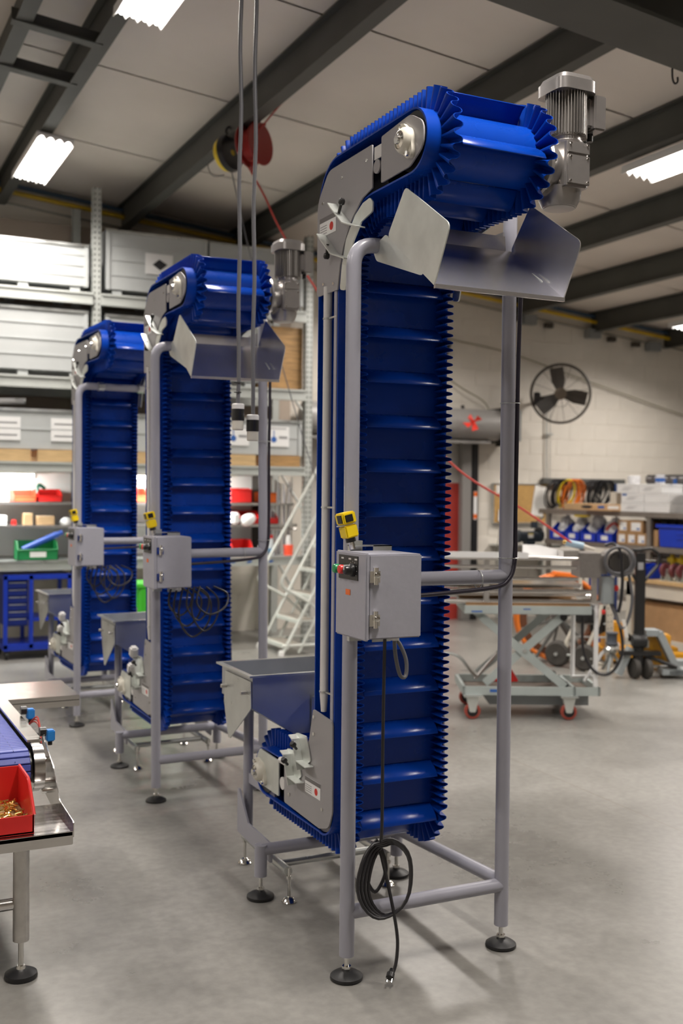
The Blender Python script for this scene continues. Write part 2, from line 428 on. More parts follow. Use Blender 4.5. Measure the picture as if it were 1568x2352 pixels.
# ------------------------------------------------------------------ cleated elevator conveyors
FRONT, REAR, ZB, ZT = .24, .405, .358, .542
SEGS = []          # (length, fn(s)->(pos2, tan2)) in the y,z plane
def seg_line(a, b):
    a = Vector(a); b = Vector(b); L = (b-a).length; d = (b-a)/L
    SEGS.append((L, lambda s, a=a, d=d: (a+d*s, d)))
def seg_arc(c, r, a0, a1):
    c = Vector(c); L = abs(a1-a0)*r; sg = 1 if a1 > a0 else -1
    def fn(s):
        t = a0 + sg*s/r
        return c+Vector((math.cos(t), math.sin(t)))*r, Vector((-math.sin(t), math.cos(t)))*sg
    SEGS.append((L, fn))
HD = (-.245, 2.597)
seg_line((FRONT, 2.26), (FRONT, .455))
seg_arc((FRONT+.10, .455), .10, PI, 1.5*PI)
seg_line((FRONT+.10, ZB), (.875, ZB))
seg_arc((.875, .450), .092, -PI/2, PI/2)
seg_line((.875, ZT), (.54, ZT))
seg_arc((.54, ZT+.12), .12, -PI/2, -PI)
seg_line((REAR, ZT+.12), (REAR, 2.544))
seg_arc((REAR-.15, 2.544), .15, 0, PI/2)
seg_line((REAR-.15, 2.694), (HD[0], 2.694))
seg_arc(HD, .097, PI/2, 1.5*PI)
seg_line((HD[0], 2.50), (0, 2.50))
seg_arc((0, 2.26), .24, PI/2, 0)
LOOP = sum(s[0] for s in SEGS)
def path(s):
    s %= LOOP
    for L, fn in SEGS:
        if s <= L: 
            p, t = fn(s); return p, t, Vector((t.y, -t.x))
        s -= L
    p, t = SEGS[0][1](0); return p, t, Vector((t.y, -t.x))
BHW = .232
def belt_mesh():
    vs = []; fs = []; ss = []; acc = 0
    for L, fn in SEGS:
        n = max(1, int(L/.02)); ss += [acc+L*i/n for i in range(n)]; acc += L
    for s in ss:
        p, t, nn = path(s)
        for x, h in ((-BHW, 0), (BHW-.034, 0), (BHW-.034, -.006), (-BHW, -.006)):
            q = p+nn*h; vs.append((x, q.x, q.y))
    k = len(ss)
    for i in range(k):
        j = (i+1) % k
        for a in range(4): b = (a+1) % 4; fs.append((i*4+a, i*4+b, j*4+b, j*4+a))
    return MB().add(vs, fs)
def wall_mesh(xc, amp=.0150, h=.069, waves=None):
    waves = round(LOOP/.0254); per = 10; k = waves*per; vs = []; fs = []
    for i in range(k):
        s = LOOP*i/k; p, t, nn = path(s); ph = 2*PI*i/per + .3
        for dx, hh in ((-.0015, 0), (.0015, 0), (.0015, h), (-.0015, h)):
            q = p+nn*hh; vs.append((xc+dx+amp*math.tanh(2.0*math.sin(ph))/math.tanh(2.0), q.x, q.y))
        j = (i+1) % k
        for a in range(4): b = (a+1) % 4; fs.append((i*4+a, i*4+b, j*4+b, j*4+a))
    return MB().add(vs, fs)
def cleat_mesh():
    w = .147; c = [(0, 0), (.008, .014), (.018, .030), (.031, .045), (.046, .053)]; th = .0045
    P = [Vector(p) for p in c]; out = []
    for i, p in enumerate(P):
        d = (P[min(i+1, 4)]-P[max(i-1, 0)]).normalized(); out.append(p+Vector((-d.y, d.x))*th)
    poly = [tuple(p) for p in P] + [tuple(p) for p in reversed(out)]
    # local axes: x = belt width, y = along travel, z = out of the belt
    return MB().prism([(a, b) for a, b in poly], 'x', -w, w)
cleat_me = cleat_mesh().mesh('cleat', bev=.0012, seg=1, ang=60); cleat_me.materials.append(belt_m)
NCL = round(LOOP/.1524); CPH = .136

PX = -.241         # outer face of the left hand side plates
def bolt(mb, p, d, r=.006, h=.006):
    p = Vector(p); d = Vector(d); mb.cyl(p, p+d*h, r, r*.9, n=8); return mb
def levelling_foot(par, x, y, ztop, big=True):
    if big:
        f = MB().lathe([(.050, 0), (.053, .004), (.052, .012), (.040, .020), (.016, .027), (.012, .034)], (x, y, 0), n=28).build('foot', black, par)
        MB().cyl((x, y, .03), (x, y, ztop+.02), .0078, n=12).lathe([(.015, .034), (.015, .042)], (x, y, 0), n=6).build('threaded_rod', chrome, f)
    else:
        f = MB().lathe([(.027, 0), (.029, .004), (.020, .016), (.009, .022)], (x, y, 0), n=20).build('foot', chrome, par)
        MB().cyl((x, y, .02), (x, y, ztop+.03), .006, n=10).lathe([(.011, ztop-.012), (.011, ztop)], (x, y, 0), n=6).build('threaded_rod', chrome, f)

def sticker(par, y0, z0, y1, z1, x, m_b=white_m):
    # adhesive data plate on a side plate: header strip, print lines, red oval mark; skewed edges follow the plate
    s = MB().box((x-.0012, min(y0, y1), z0), (x, max(y0, y1), z1)).build('data_plate', m_b, par, label='white data sticker with red mark')
    ya, yb = max(y0, y1), min(y0, y1); h = z1-z0
    MB().box((x-.0018, yb, z1-h*.25), (x-.001, ya, z1)).build('header_strip', tape, s)
    mb = MB()
    for i in range(4): mb.box((x-.0016, ya-.058, z0+h*(.12+.13*i)), (x-.001, ya-.006, z0+h*(.16+.13*i)))
    mb.build('print_line', inkg, s)
    mb = MB().prism(circ((ya-.095), z0+h*.38, h*.22, 18), 'x', x-.002, x-.001); mb.build('red_mark', inkr, s)

def make_conveyor(label):
    t = thing('elevator_conveyor', label, 'conveyor', group='blue cleated elevator conveyors in a row')
    # ---- belt with sidewalls and cleats
    b = belt_mesh().build('belt', belt_m, t, label='smooth blue belt')
    for xc_ in (-.169, .164): wall_mesh(xc_).build('corrugated_sidewall', rib_m, b)
    for i in range(NCL):
        p, tt, nn = path(CPH+LOOP*i/NCL)
        o = link('cleat', cleat_me, b)
        m = Matrix(((1, 0, 0), (0, tt.x, nn.x), (0, tt.y, nn.y))).to_4x4(); m.translation = Vector((0, p.x, p.y))
        o.matrix_local = m
    # ---- pulleys and edge wheels
    MB().cyl((-.225, *HD), (.19, *HD), .088, n=36).build('head_pulley', blackp, t)
    MB().cyl((-.225, .875, .450), (.19, .875, .450), .084, n=36).build('tail_pulley', blackp, t)
    MB().cyl((-.222, .345, .455), (.19, .345, .455), .091, n=36).build('bend_wheel', plate_m, t)
    MB().cyl((-.10, .27, 2.544), (.10, .27, 2.544), .14, n=36).build('bend_drum', blackp, t)
    # ---- side plates, both sides
    for sx in (-1, 1):
        xa, xb = (PX, PX+.005) if sx < 0 else (.200, .205)
        hp = rpoly([(-.075, 2.515), (-.255, 2.519), (-.335, 2.56), (-.335, 2.63), (-.255, 2.672), (-.075, 2.658)], [.006, .06, .05, .05, .06, .006])
        h = MB().prism(hp, 'x', xa, xb).build('head_plate', plate_m, t)
        bp = rpoly([(-.015, 2.515), (.055, 2.50), (.135, 2.445), (.19, 2.37), (.215, 2.31), (.232, 2.235), (.398, 2.235), (.398, 2.56), (.31, 2.652), (-.012, 2.652)],
                   [.004, .06, .08, .08, .05, .004, .012, .09, .07, .004])
        s = MB().prism(bp, 'x', xa, xb).build('side_plate', plate_m, t)
        x = xa if sx < 0 else xb
        mb = MB()
        for q in ((.02, 2.61), (.34, 2.27), (.35, 2.55), (.20, 2.60), (.26, 2.26)): bolt(mb, (x, *q), (sx, 0, 0), .006, .004)
        mb.build('rivet', chrome, s)
        # pale wear rail under the belt curve
        wr = [(.0, 2.488), (-.02, 2.47), (-.018, 2.44), (.06, 2.425), (.115, 2.375), (.15, 2.30), (.172, 2.222), (.214, 2.232), (.20, 2.31), (.17, 2.39), (.105, 2.455), (.05, 2.482)]
        MB().prism(rpoly(wr, .012, 2), 'x', xa, xb).build('wear_rail', zinc, t)
        lpz = rpoly([(.395, .785), (.237, .772), (.232, .46), (.26, .40), (.335, .378), (.65, .388), (.652, .535), (.60, .565), (.43, .66)], [.01, .02, .06, .05, .05, .012, .02, .03, .05])
        lp_ = MB().prism(lpz, 'x', xa, xb).build('lower_side_plate', plate_m, t)
        mb = MB()
        for q in ((.31, .452), (.385, .76), (.385, .70), (.60, .43)): bolt(mb, (x, *q), (sx, 0, 0), .007, .004)
        mb.build('rivet', chrome, lp_)
        tp = rpoly([(.705, .395), (.93, .397), (.93, .50), (.90, .535), (.705, .53)], [.004, .02, .03, .02, .004])
        tpo = MB().prism(tp, 'x', xa, xb).build('tail_plate', zinc, t)
        # guide flange behind the gap, round spacer and slide bar
        MB().box((xa+.004*sx*-1, -.02, 2.60), (xb-.004*sx, -.072, 2.64)).build('slide_bar', whitep, t)
        MB().prism(circ(-.043, 2.575, .022, 20), 'x', min(xa, xb)+.001, max(xa, xb)+.001).build('take_up_spacer', plate_m, t)
        MB().prism(circ(.672, .452, .024, 20), 'x', min(xa, xb)+.001, max(xa, xb)+.001).build('take_up_spacer', whitep, t)
        MB().cyl((x+.006*-sx, .70, .535), (x+.006*-sx, .55, .535), .012).build('slide_bar', whitep, t)
        # round frame tube between upper and lower plates, with clip straps, and the flat bar beside it
        xt = -.232 if sx < 0 else .196
        tb = MB().tube([(xt, .325, .79), (xt, .325, .80), (xt, .325, .85), (xt, .325, 2.26)], [.010, .011, .0148, .0148], 16).build('frame_tube', whitep, t)
        for z in (1.50, .86, 2.15): MB().lathe([(.017, -.003), (.017, .003)], (xt, .325, z), n=16).box((xt-.003, .25, z-.003), (xt+.003, .32, z+.003)).build('strap', galv, tb)
        if sx < 0: MB().box((xt-.003, .248, .74), (xt+.003, .268, 2.26)).build('frame_flat_bar', paint, t)
        # bearing housings with bolts
        for (cy, cz, tilt) in ((HD[0], HD[1]-.002, 60), (.875, .450, 40)):
            if sx > 0 and cz > 1: continue
            e = MB(); d = Vector((sx, 0, 0)); c = Vector((x, cy, cz))
            fl = []
            for k in range(36):
                a = 2*PI*k/36; r_ = .040+.024*max(0, math.cos(2*(a-R(tilt))))**2; fl.append((cy+r_*math.cos(a), cz+r_*math.sin(a)))
            e.prism(fl, 'x', x, x+sx*.012); e.lathe([(.040, .012), (.037, .022), (.031, .030), (.027, .032), (.027, .020)], c, d, 28)
            bo = e.build('bearing_housing', bearing, t, label='cream flange bearing')
            e2 = MB().lathe([(.026, .020), (.025, .030), (.014, .034), (.013, .042)], c, d, 20)
            for k in (0, 1): 
                a = R(tilt)+PI*k; e2.cyl((x+sx*.012, cy+.052*math.cos(a), cz+.052*math.sin(a)), (x+sx*.022, cy+.052*math.cos(a), cz+.052*math.sin(a)), .008, n=6)
            e2.build('shaft_and_bolts', chrome, bo)
    # ---- bent guide brackets with knob bolts (left side)
    for yy, zz in ((0, 0), (.085, -.085)):
        pth = [(.245+yy, 2.525+zz), (.225+yy, 2.507+zz), (.135+yy, 2.437+zz), (.115+yy, 2.430+zz), (.03+yy, 2.402+zz)]
        br = MB().strip(pth, 'x', PX-.034, PX, .004).build('guide_bracket', zinc, t)
        q = Vector((PX-.02, .185+yy, 2.478+zz)); up_ = Vector((0, -.55, .83)) if yy == 0 else Vector((0, .2, -1)).normalized()
        kb = MB().cyl(q, q+up_*.03, .005, n=10).lathe([(.008, .03), (.011, .034), (.011, .044), (.007, .05)], q, up_, 16).build('knob_bolt', blackp, br)
    for (a, dz) in (((.50, .66), 0), ((.58, .585), 0)):
        y, z = a
        br = MB().strip([(y+.03, z+.01), (y, z), (y-.035, z-.07), (y-.05, z-.10)], 'x', PX-.036, PX, .004)
        br.strip([(y-.035, z-.07), (y-.12, z-.075)], 'x', PX-.036, PX-.002, .003)
        br.prism(rpoly([(y+.04, z+.015), (y-.06, z+.02), (y-.10, z-.06), (y-.03, z-.10)], .012, 3), 'x', PX-.006, PX-.002)
        br = br.build('guide_bracket', zinc, t)
        MB().lathe([(.005, 0), (.005, .02), (.011, .022), (.012, .032), (.008, .038)], (PX-.03, y-.03, z-.03), (-.6, -.3, .7), 16).build('knob_bolt', blackp, br)
    sticker(t, .375, 2.435, .245, 2.50, PX-.0004)
    sticker(t, .455, .478, .325, .535, PX-.0004)
    # ---- tubular frame
    LX = .295; r = .0242
    MB().tube(fil([(-LX, 0, .075), (-LX, 0, 2.338), (LX-.02, 0, 2.338)], .075, 8), r, 20).build('leg', paint, t, label='bent grey tube leg and top bar')
    MB().tube([(LX, 0, .075), (LX, 0, 2.50)], r, 20).lathe([(r, 2.50), (r*.8, 2.512), (.004, 2.514)], (LX, 0, 0), n=20).build('leg', paint, t)
    MB().cyl((-LX, 0, 1.272), (LX, 0, 1.272), r*.98, n=20).build('crossbar', paint, t)
    MB().cyl((-LX, 0, .213), (LX, 0, .213), r*.95, n=20).build('crossbar', paint, t)
    MB().cyl((LX, 0, .225), (LX, .745, .19), r*.95, n=20).build('side_rail', paint, t)
    MB().cyl((-LX, .745, .185), (LX, .745, .185), r*.95, n=20).build('crossbar', paint, t)
    for sx in (-1, 1):
        MB().tube([(sx*LX, .745, .085), (sx*LX, .745, .205)], r, 20).build('short_leg', paint, t)
        MB().prism(rpoly([(.735, .13), (.735, .205), (.98, .215), (1.085, .33), (1.10, .33), (1.10, .15)], .008, 2), 'x', sx*.255-.004, sx*.255+.004).build('gusset_plate', paint, t)
        MB().cyl((sx*.212, 1.10, .14), (sx*.212, 1.10, .70), .021, n=18).build('hopper_leg', paint, t)
        MB().cyl((sx*.212, 1.14, .115), (sx*.212, .672, .115), .017, n=16).build('outrigger_tube', galv, t)
        levelling_foot(t, sx*.212, 1.13, .10, False); levelling_foot(t, sx*.212, .662, .10, False)
        levelling_foot(t, sx*LX, 0, .08); levelling_foot(t, sx*LX, .745, .09)
        MB().box((sx*.212-.006, .80, .35), (sx*.212+.006, 1.09, .39)).build('tail_support_bar', paint, t)
    MB().cyl((-.212, 1.10, .33), (.212, 1.10, .33), .018, n=16).build('crossbar', paint, t)
    MB().cyl((-.212, .76, .115), (.212, .76, .115), .014, n=12).build('crossbar', galv, t)
    # head support: brackets from the top bar to the side plates
    for sx in (-1, 1):
        MB().lathe([(.031, -.02), (.031, .02)], (sx*.14, 0, 2.338), (1, 0, 0), 20).box((sx*.14-.02, -.045, 2.325), (sx*.14+.02, -.02, 2.351)).build('tube_clamp', galv, t)
        if sx > 0: MB().box((sx*.262-.01, -.02, .0+2.36), (sx*.262-.004, .10, 2.43)).build('head_bracket', plate_m, t)
    # ---- gear motor on the right of the head
    g = MB(); gx0, gx1 = .276, .366
    g.prism(rpoly([(gx0, -.325), (gx1, -.325), (gx1, -.165), (gx0, -.165)], .012, 3), 'z', 2.515, 2.655)
    g.lathe([(.03, -.045), (.052, -.042), (.066, -.012), (.07, .02)], (.312, -.245, 2.505), (0, 0, 1), 24)
    gb = g.build('gearbox', motor_m, t, bev=.004)
    MB().box((gx0+.004, -.331, 2.522), (gx1-.002, -.325, 2.612)).box((gx0+.004, -.330, 2.618), (gx1-.002, -.325, 2.652)).build('cover_plate', motor_m, gb, bev=.002)
    mb = MB()
    for q in ((.012, 2.53), (.078, 2.53), (.012, 2.645), (.078, 2.645), (.012, 2.604), (.078, 2.604)): bolt(mb, (gx0+q[0], -.331, q[1]), (0, -1, 0), .004, .004)
    mb.build('cover_screw', chrome, gb)
    MB().lathe([(.092, 0), (.096, .008), (.078, .014), (.070, .050), (.062, .064)], (.215, HD[0], HD[1]-.012), (1, 0, 0), 32).build('output_flange', alu_m, gb)
    for k in range(6): a = k*PI/3; bolt(MB(), (.223, HD[0]+  .086*math.cos(a), HD[1]-.012+.086*math.sin(a)), (1, 0, 0), .007, .008).build('flange_bolt', chrome, gb)
    mt = MB().lathe([(.052, 2.655), (.056, 2.662), (.056, 2.672), (.050, 2.676), (.050, 2.69)], (.335, -.245, 0), n=28)
    mo = mt.build('motor', motor_m, t, label='silver gear motor')
    fin = MB().lathe([(.052, 2.688), (.052, 2.825)], (.335, -.245, 0), n=28)
    for k in range(44):
        a = 2*PI*k/44; c = Vector((math.cos(a), math.sin(a), 0)); w_ = Vector((-c.y, c.x, 0))*.0016; ro = .064+.006*abs(math.cos(2*a))
        p = Vector((.335, -.245, 0)); q = [p+c*.05-w_, p+c*ro-w_, p+c*ro+w_, p+c*.05+w_]
        fin.prism([(v.x, v.y) for v in q], 'z', 2.69, 2.826)
    fin.build('cooling_fins', motor_d, mo)
    capo = rpoly([(.262, -.318), (.408, -.318), (.408, -.172), (.262, -.172)], .036, 5)
    def ins(poly, k, c=(.335, -.245)): return [(c[0]+(a-c[0])*k, c[1]+(b_-c[1])*k) for a, b_ in poly]
    cp = MB().prism(capo, 'z', 2.822, 2.858); n_ = len(capo)
    lo, hi = [(a, b_, 2.858) for a, b_ in ins(capo, .97)], [(a, b_, 2.874) for a, b_ in ins(capo, .86)]
    cp.add(lo+hi, [(i, (i+1) % n_, n_+(i+1) % n_, n_+i) for i in range(n_)] + [tuple(range(n_, 2*n_))])
    cp.build('fan_cowl', motor_m, mo)
    MB().box((.405, -.30, 2.715), (.452, -.205, 2.825)).box((.39, -.285, 2.725), (.41, -.22, 2.815)).build('terminal_box', motor_m, mo, bev=.005)
    MB().cyl((.425, -.25, 2.715), (.425, -.25, 2.69), .011, n=12).build('cable_gland', blackp, mo)
    MB().cyl((HD and (.20), *HD), (.30, *HD), .018, n=16).build('drive_shaft', chrome, t)
    # ---- infeed hopper
    hx0, hx1, hy0, hy1, zt, zm, zl = -.285, .285, .872, 1.225, .83, .70, .585
    top = [(hx0, hy0, zt), (hx1, hy0, zt), (hx1, hy1, zt), (hx0, hy1, zt)]; mid = [(x_, y_, zm) for x_, y_, _ in top]
    bot = [(-.105, hy0, zl), (.105, hy0, zl), (.105, 1.0, zl), (-.105, 1.0, zl)]
    def shell(k):
        c = Vector((0, 1.03, 0)); return [tuple(Vector((c.x+(v[0]-c.x)*k, c.y+(v[1]-c.y)*k, v[2]))) for v in top+mid+bot]
    o_, i_ = shell(1), shell(.985); vs = o_+i_; fs = []
    for a in (0, 4):
        for j in range(4):
            k = (j+1) % 4; fs += [(a+j, a+k, a+4+k, a+4+j), (12+a+j, 12+a+4+j, 12+a+4+k, 12+a+k)]
    fs += [(j, 12+j, 12+(j+1) % 4, (j+1) % 4) for j in range(4)] + [(8+j, 8+(j+1) % 4, 20+(j+1) % 4, 20+j) for j in range(4)]
    hp_ = MB().add(vs, fs).build('hopper', hop_m, t, label='galvanised infeed hopper')
    rim = MB()
    for a, b_ in (((hx0-.02, hy0-.02), (hx1+.02, hy0)), ((hx0-.02, hy1), (hx1+.02, hy1+.02)), ((hx0-.02, hy0), (hx0, hy1)), ((hx1, hy0), (hx1+.02, hy1))): rim.box((*a, zt-.006), (*b_, zt+.002))
    rim.build('hopper_rim', galv, hp_)
    for sx in (-1, 1):
        px = sx*.289
        MB().prism(rpoly([(hy0+.005, .805), (1.17, .805), (1.185, .68), (1.13, .535), (1.11, .535), (hy0, .70)], [.004, .004, .02, .01, .01, .02]), 'x', px-.002, px+.002).build('hopper_side_plate', galv, hp_)
        for q in ((.925, .755), (1.155, .745)): MB().cyl((px, *q), (px+sx*.026, *q), .008, n=12).build('pin', brushed, hp_)
        MB().box((sx*.205-.004, 1.06, .66), (sx*.285, 1.10, .72)).build('hopper_bracket', galv, hp_)
    MB().box((-.035, hy0-.012, .56), (.10, hy0-.008, .735)).box((-.035, hy0-.06, .731), (.10, hy0-.008, .735)).build('hopper_door', galv, hp_)
    MB().box((.0, hy0-.05, .55), (.004, .43, .60)).build('hopper_strap', galv, hp_)
    MB().tube(spline([(-.03, .72, .735), (-.02, .70, .75), (0, .70, .78), (.02, .70, .75)], 5), .009, 8).build('wing_knob', blackp, hp_)
    return t

def make_chute(t):
    # discharge chute: floor, two upright wings, front lip, rear mounting flange
    cx = .228; lip, bk, top, fr = (-.385, 2.148), (-.10, 2.345), (-.21, 2.472), (-.47, 2.305)
    fl = MB().plate([(-cx, *lip), (cx, *lip), (cx, *bk), (-cx, *bk)], .003).build('chute_floor', chute_m, t, label='polished chute floor')
    MB().box((-cx, lip[0]-.006, lip[1]-.008), (cx, lip[0]+.004, lip[1]+.004)).build('folded_lip', chute_m, fl)
    MB().prism([(bk[0], bk[1]), (bk[0]-.003, bk[1]+.002), (bk[0]+.003, bk[1]+.05), (bk[0]+.006, bk[1]+.05)], 'x', -cx+.05, cx-.02).build('rear_upstand', chute_m, fl)
    for sx in (-1, 1):
        MB().prism(rpoly([lip, bk, top, fr], [.004, .02, .022, .028]), 'x', sx*cx-.0018, sx*cx+.0018).build('chute_wing', zinc if sx < 0 else chute_m, t)
    MB().prism(rpoly([(.03, 2.335), (.0, 2.29), (-.285, 2.195), (-.30, 2.215), (-.06, 2.362)], [.03, .035, .012, .01, .02]), 'x', -.215, -.2115).build('mounting_flange', zinc, t)
    MB().prism(rpoly([(.03, 2.335), (.0, 2.29), (-.285, 2.195), (-.30, 2.215), (-.06, 2.362)], [.03, .035, .012, .01, .02]), 'x', .2115, .215).build('mounting_flange', zinc, t)

def make_box(t, long_cord=True):
    x0, x1, y0, y1, z0, z1 = -.377, -.187, -.262, -.066, 1.122, 1.372
    bx = MB().box((x0+.012, y0, z0), (x1, y1, z1)).build('control_box', paint_box, t, bev=.004, label='grey control enclosure')
    MB().box((x0, y0-.004, z0-.004), (x0+.014, y1+.004, z1+.004)).build('door', paint_box, bx, bev=.004)
    for z in (1.31, 1.182):
        lt = MB().box((x0+.012, y0-.007, z-.020), (x0+.046, y0, z+.014)).cyl((x0+.033, y0-.004, z-.026), (x0+.033, y0-.004, z+.024), .0085, n=14).lathe([(.009, 0), (.008, .006), (.004, .008)], (x0+.034, y0-.010, z+.002), (0, -1, 0), 14)
        lt.build('latch', chrome, bx)
    pn = MB().box((x0-.0025, y0+.045, 1.292), (x0, y1-.022, 1.364)).build('control_panel', blackp, bx, label='black push button panel')
    mb = MB()
    for y in (-.205, -.165, -.115): mb.box((x0-.0032, y-.008, 1.352), (x0-.002, y+.008, 1.357))
    for k in range(9):
        a = R(-40+k*32); mb.box((x0-.0032, -.185+.026*math.cos(a)-.001, 1.322+.026*math.sin(a)-.0012), (x0-.002, -.185+.026*math.cos(a)+.001, 1.322+.026*math.sin(a)+.0012))
    mb.build('panel_print', whitep, pn)
    for y, m, nm in ((-.105, green_b, 'green_button'), (-.142, red_b, 'red_button')):
        MB().lathe([(.013, 0), (.013, .010)], (x0-.002, y, 1.322), (-1, 0, 0), 18).build('button_bezel', blackp, bx)
        MB().lathe([(.0135, .010), (.014, .022), (.012, .026), (.004, .027)], (x0-.002, y, 1.322), (-1, 0, 0), 20).build(nm, m, bx)
    kn = MB().lathe([(.020, 0), (.019, .010), (.015, .014), (.013, .028), (.010, .030)], (x0-.002, -.185, 1.322), (-1, 0, 0), 20).build('selector_knob', blackp, bx)
    MB().box((x0-.033, -.1875, 1.323), (x0-.016, -.1825, 1.338)).build('pointer', whitep, bx)
    MB().box((x0-.0015, -.165, 1.245), (x0-.0002, -.135, 1.262)).build('warning_label', orange, bx)
    # mounting straps between the leg and the enclosure
    for zz, nm in ((1.388, 1), (1.106, -1)):
        mp = MB().box((-.315, y1-.002, zz-.003), (x1+.002, y1+.055, zz)).box((-.25, y1-.002, zz-.022), (x1+.002, y1+.002, zz)).box((-.315, y1+.03, zz-.02), (-.272, y1+.048, zz+.014))
        mp.build('mounting_strap', galv, bx)
    # glands under the enclosure
    for gx, rr, hh in ((-.335, .012, .010), (-.258, .012, .012), (-.225, .015, .020)):
        MB().cyl((gx, -.165, z0), (gx, -.165, z0-hh), rr, n=14).build('cable_gland', whitep, bx)
    # photo eye above
    q = rotm('X', -4) @ rotm('Y', -13)
    c = Vector((-.335, -.055, 1.45))
    sn = MB().box((-.357, -.082, 1.455), (-.312, -.024, 1.492), q, c).box((-.356, -.080, 1.412), (-.314, -.03, 1.452), q, c)
    sn = sn.build('photo_sensor', yellow, t, bev=.004, label='yellow photo eye')
    MB().box((-.3595, -.072, 1.461), (-.356, -.044, 1.486), q, c).build('sensor_lens', blackp, sn)
    MB().box((-.350, -.0845, 1.462), (-.324, -.081, 1.484), q, c).build('sensor_window', blackp, sn, bev=.001)
    MB().cyl(c+q@Vector((0, 0, -.038)), c+q@Vector((0, 0, -.052)), .016, n=16).build('sensor_collar', blackp, sn)
    MB().cyl(c+q@Vector((0, 0, -.05)), c+q@Vector((0, 0, -.075)), .010, n=14).build('sensor_plug', chrome, sn)
    MB().lathe([(.030, 0), (.030, .003)], c+q@Vector((0, .01, .002)), q@Vector((0, 0, 1)), 20).build('cable_tie', galv, sn)
    # motor cable down the right leg and along the crossbar
    pts = spline([(.33, -.02, 2.30), (.332, -.005, 2.0), (.325, -.012, 1.75), (.328, -.005, 1.5), (.318, -.02, 1.33), (.285, -.03, 1.262), (.22, -.032, 1.238), (.0, -.04, 1.225), (-.20, -.07, 1.222)], 8)
    MB().tube(pts, .0075, 10).build('motor_cable', cablep, t)
    for z in (1.86, 1.335): MB().torus((.302, -.004, z), (0, 0, 1), .034, .0016, 24, 6).build('cable_tie', galv, t)
    MB().torus((.18, -.006, 1.265), (1, 0, 0), .030, .0014, 24, 6).build('cable_tie', galv, t)
    if long_cord:
        pts = spline([(-.258, -.165, 1.112), (-.246, -.14, 1.0), (-.226, -.10, .8), (-.214, -.078, .6), (-.211, -.072, .50), (-.212, -.07, .45)], 8)
        cx, cz = -.197, .330
        def loop(k, a0, n=28, rx=.098, rz=.126, sl=.0):
            return [(cx+rx*math.sin(a0+2*PI*i/n)*(1-.07*k)+.009*k, -.072+.006*k+.004*math.sin(i), cz+rz*math.cos(a0+2*PI*i/n)*(1-.03*k)-.004*k) for i in range(n)]
        coil = pts[:-1]
        for k in range(4): coil += [Vector(p) for p in loop(k, -.2)]
        coil += spline([(cx-.02, -.045, cz+.12), (cx-.055, -.04, cz+.03), (cx-.02, -.04, cz-.05), (cx+.02, -.04, cz+.02), (cx-.01, -.04, cz+.11), (cx+.005, -.06, cz+.02), (cx+.03, -.07, cz-.10), (cx+.045, -.075, cz-.2), (cx+.035, -.085, cz-.27), (cx+.017, -.092, cz-.302)], 7)
        cd = MB().tube(coil, .0055, 8).build('power_cord', cable_m, t, label='coiled black power cord')
        p = Vector((cx+.017, -.092, cz-.302)); d = Vector((-.4, -.3, -.85)).normalized()
        MB().lathe([(.007, 0), (.009, .012), (.013, .016), (.013, .032)], p+Vector((0, 0, .018)), Vector((-.55, -.6, -.45)).normalized(), 12).build('plug', blackp, cd)
        mb = MB(); e = p+Vector((0, 0, .018))+Vector((-.55, -.6, -.45)).normalized()*.032; dd = Vector((-.55, -.6, -.45)).normalized()
        for k in (-1, 1): mb.cyl(e+Vector((.006*k, -.004*k, 0)), e+Vector((.006*k, -.004*k, 0))+dd*.016, .003, n=8)
        mb.build('plug_pin', chrome, cd)
        MB().tube(spline([(-.225, -.165, 1.104), (-.217, -.16, 1.05), (-.195, -.15, .99), (-.17, -.14, .985), (-.163, -.13, 1.03), (-.18, -.12, 1.08), (-.20, -.11, 1.105)], 8), .0062, 10).build('grey_loop_cable', cableg, t)
    else:
        # bunch of looped cables hanging under the enclosure
        for k in range(6):
            x_ = -.36+.03*k; w_ = .05+.018*(k % 3); dz = .14+.055*((k*2) % 5)/2
            pts = spline([(x_+.10, -.16, 1.115), (x_+.10-w_*.3, -.17-.004*k, 1.115-dz*.6), (x_+.14, -.17-.004*k, 1.115-dz), (x_+.14+w_, -.165-.004*k, 1.115-dz*.75), (x_+.15+w_*1.1, -.16, 1.115-dz*.3), (x_+.13+w_*.5, -.155, 1.112)], 8)
            MB().tube(pts, .005, 8).build('looped_cable', cable_m, t)

C1 = (1.809, 3.05, 0)
conv1 = make_conveyor('nearest tall blue elevator conveyor, with coiled black power cord hanging at its front')
base_kids = None
conv2 = copy_tree(conv1); conv3 = copy_tree(conv1)
conv2['label'] = 'middle tall blue elevator conveyor, behind the two hanging power cables'
conv3['label'] = 'farthest tall blue elevator conveyor at left, the one without a discharge chute'
make_chute(conv1); make_chute(conv2)
make_box(conv1, True); make_box(conv2, False); make_box(conv3, False)
conv1.location = C1
conv2.scale = (.97,)*3; conv2.location = (1.509+.295*.97, 5.195, 0); conv2.rotation_euler = (0, R(-.55), 0)
conv3.scale = (.95,)*3; conv3.location = (1.511+.295*.95, 7.057, 0); conv3.rotation_euler = (0, 0, R(2.5))
# white plastic guide blocks fitted to the two rear machines
for cv in (conv2, conv3):
    for q in ((.54, .70), (.585, .60)):
        MB().box((PX-.05, q[0]-.04, q[1]-.032), (PX-.006, q[0]+.012, q[1]+.028), rotm('X', 18)).build('guide_block', whitep, cv, bev=.009)
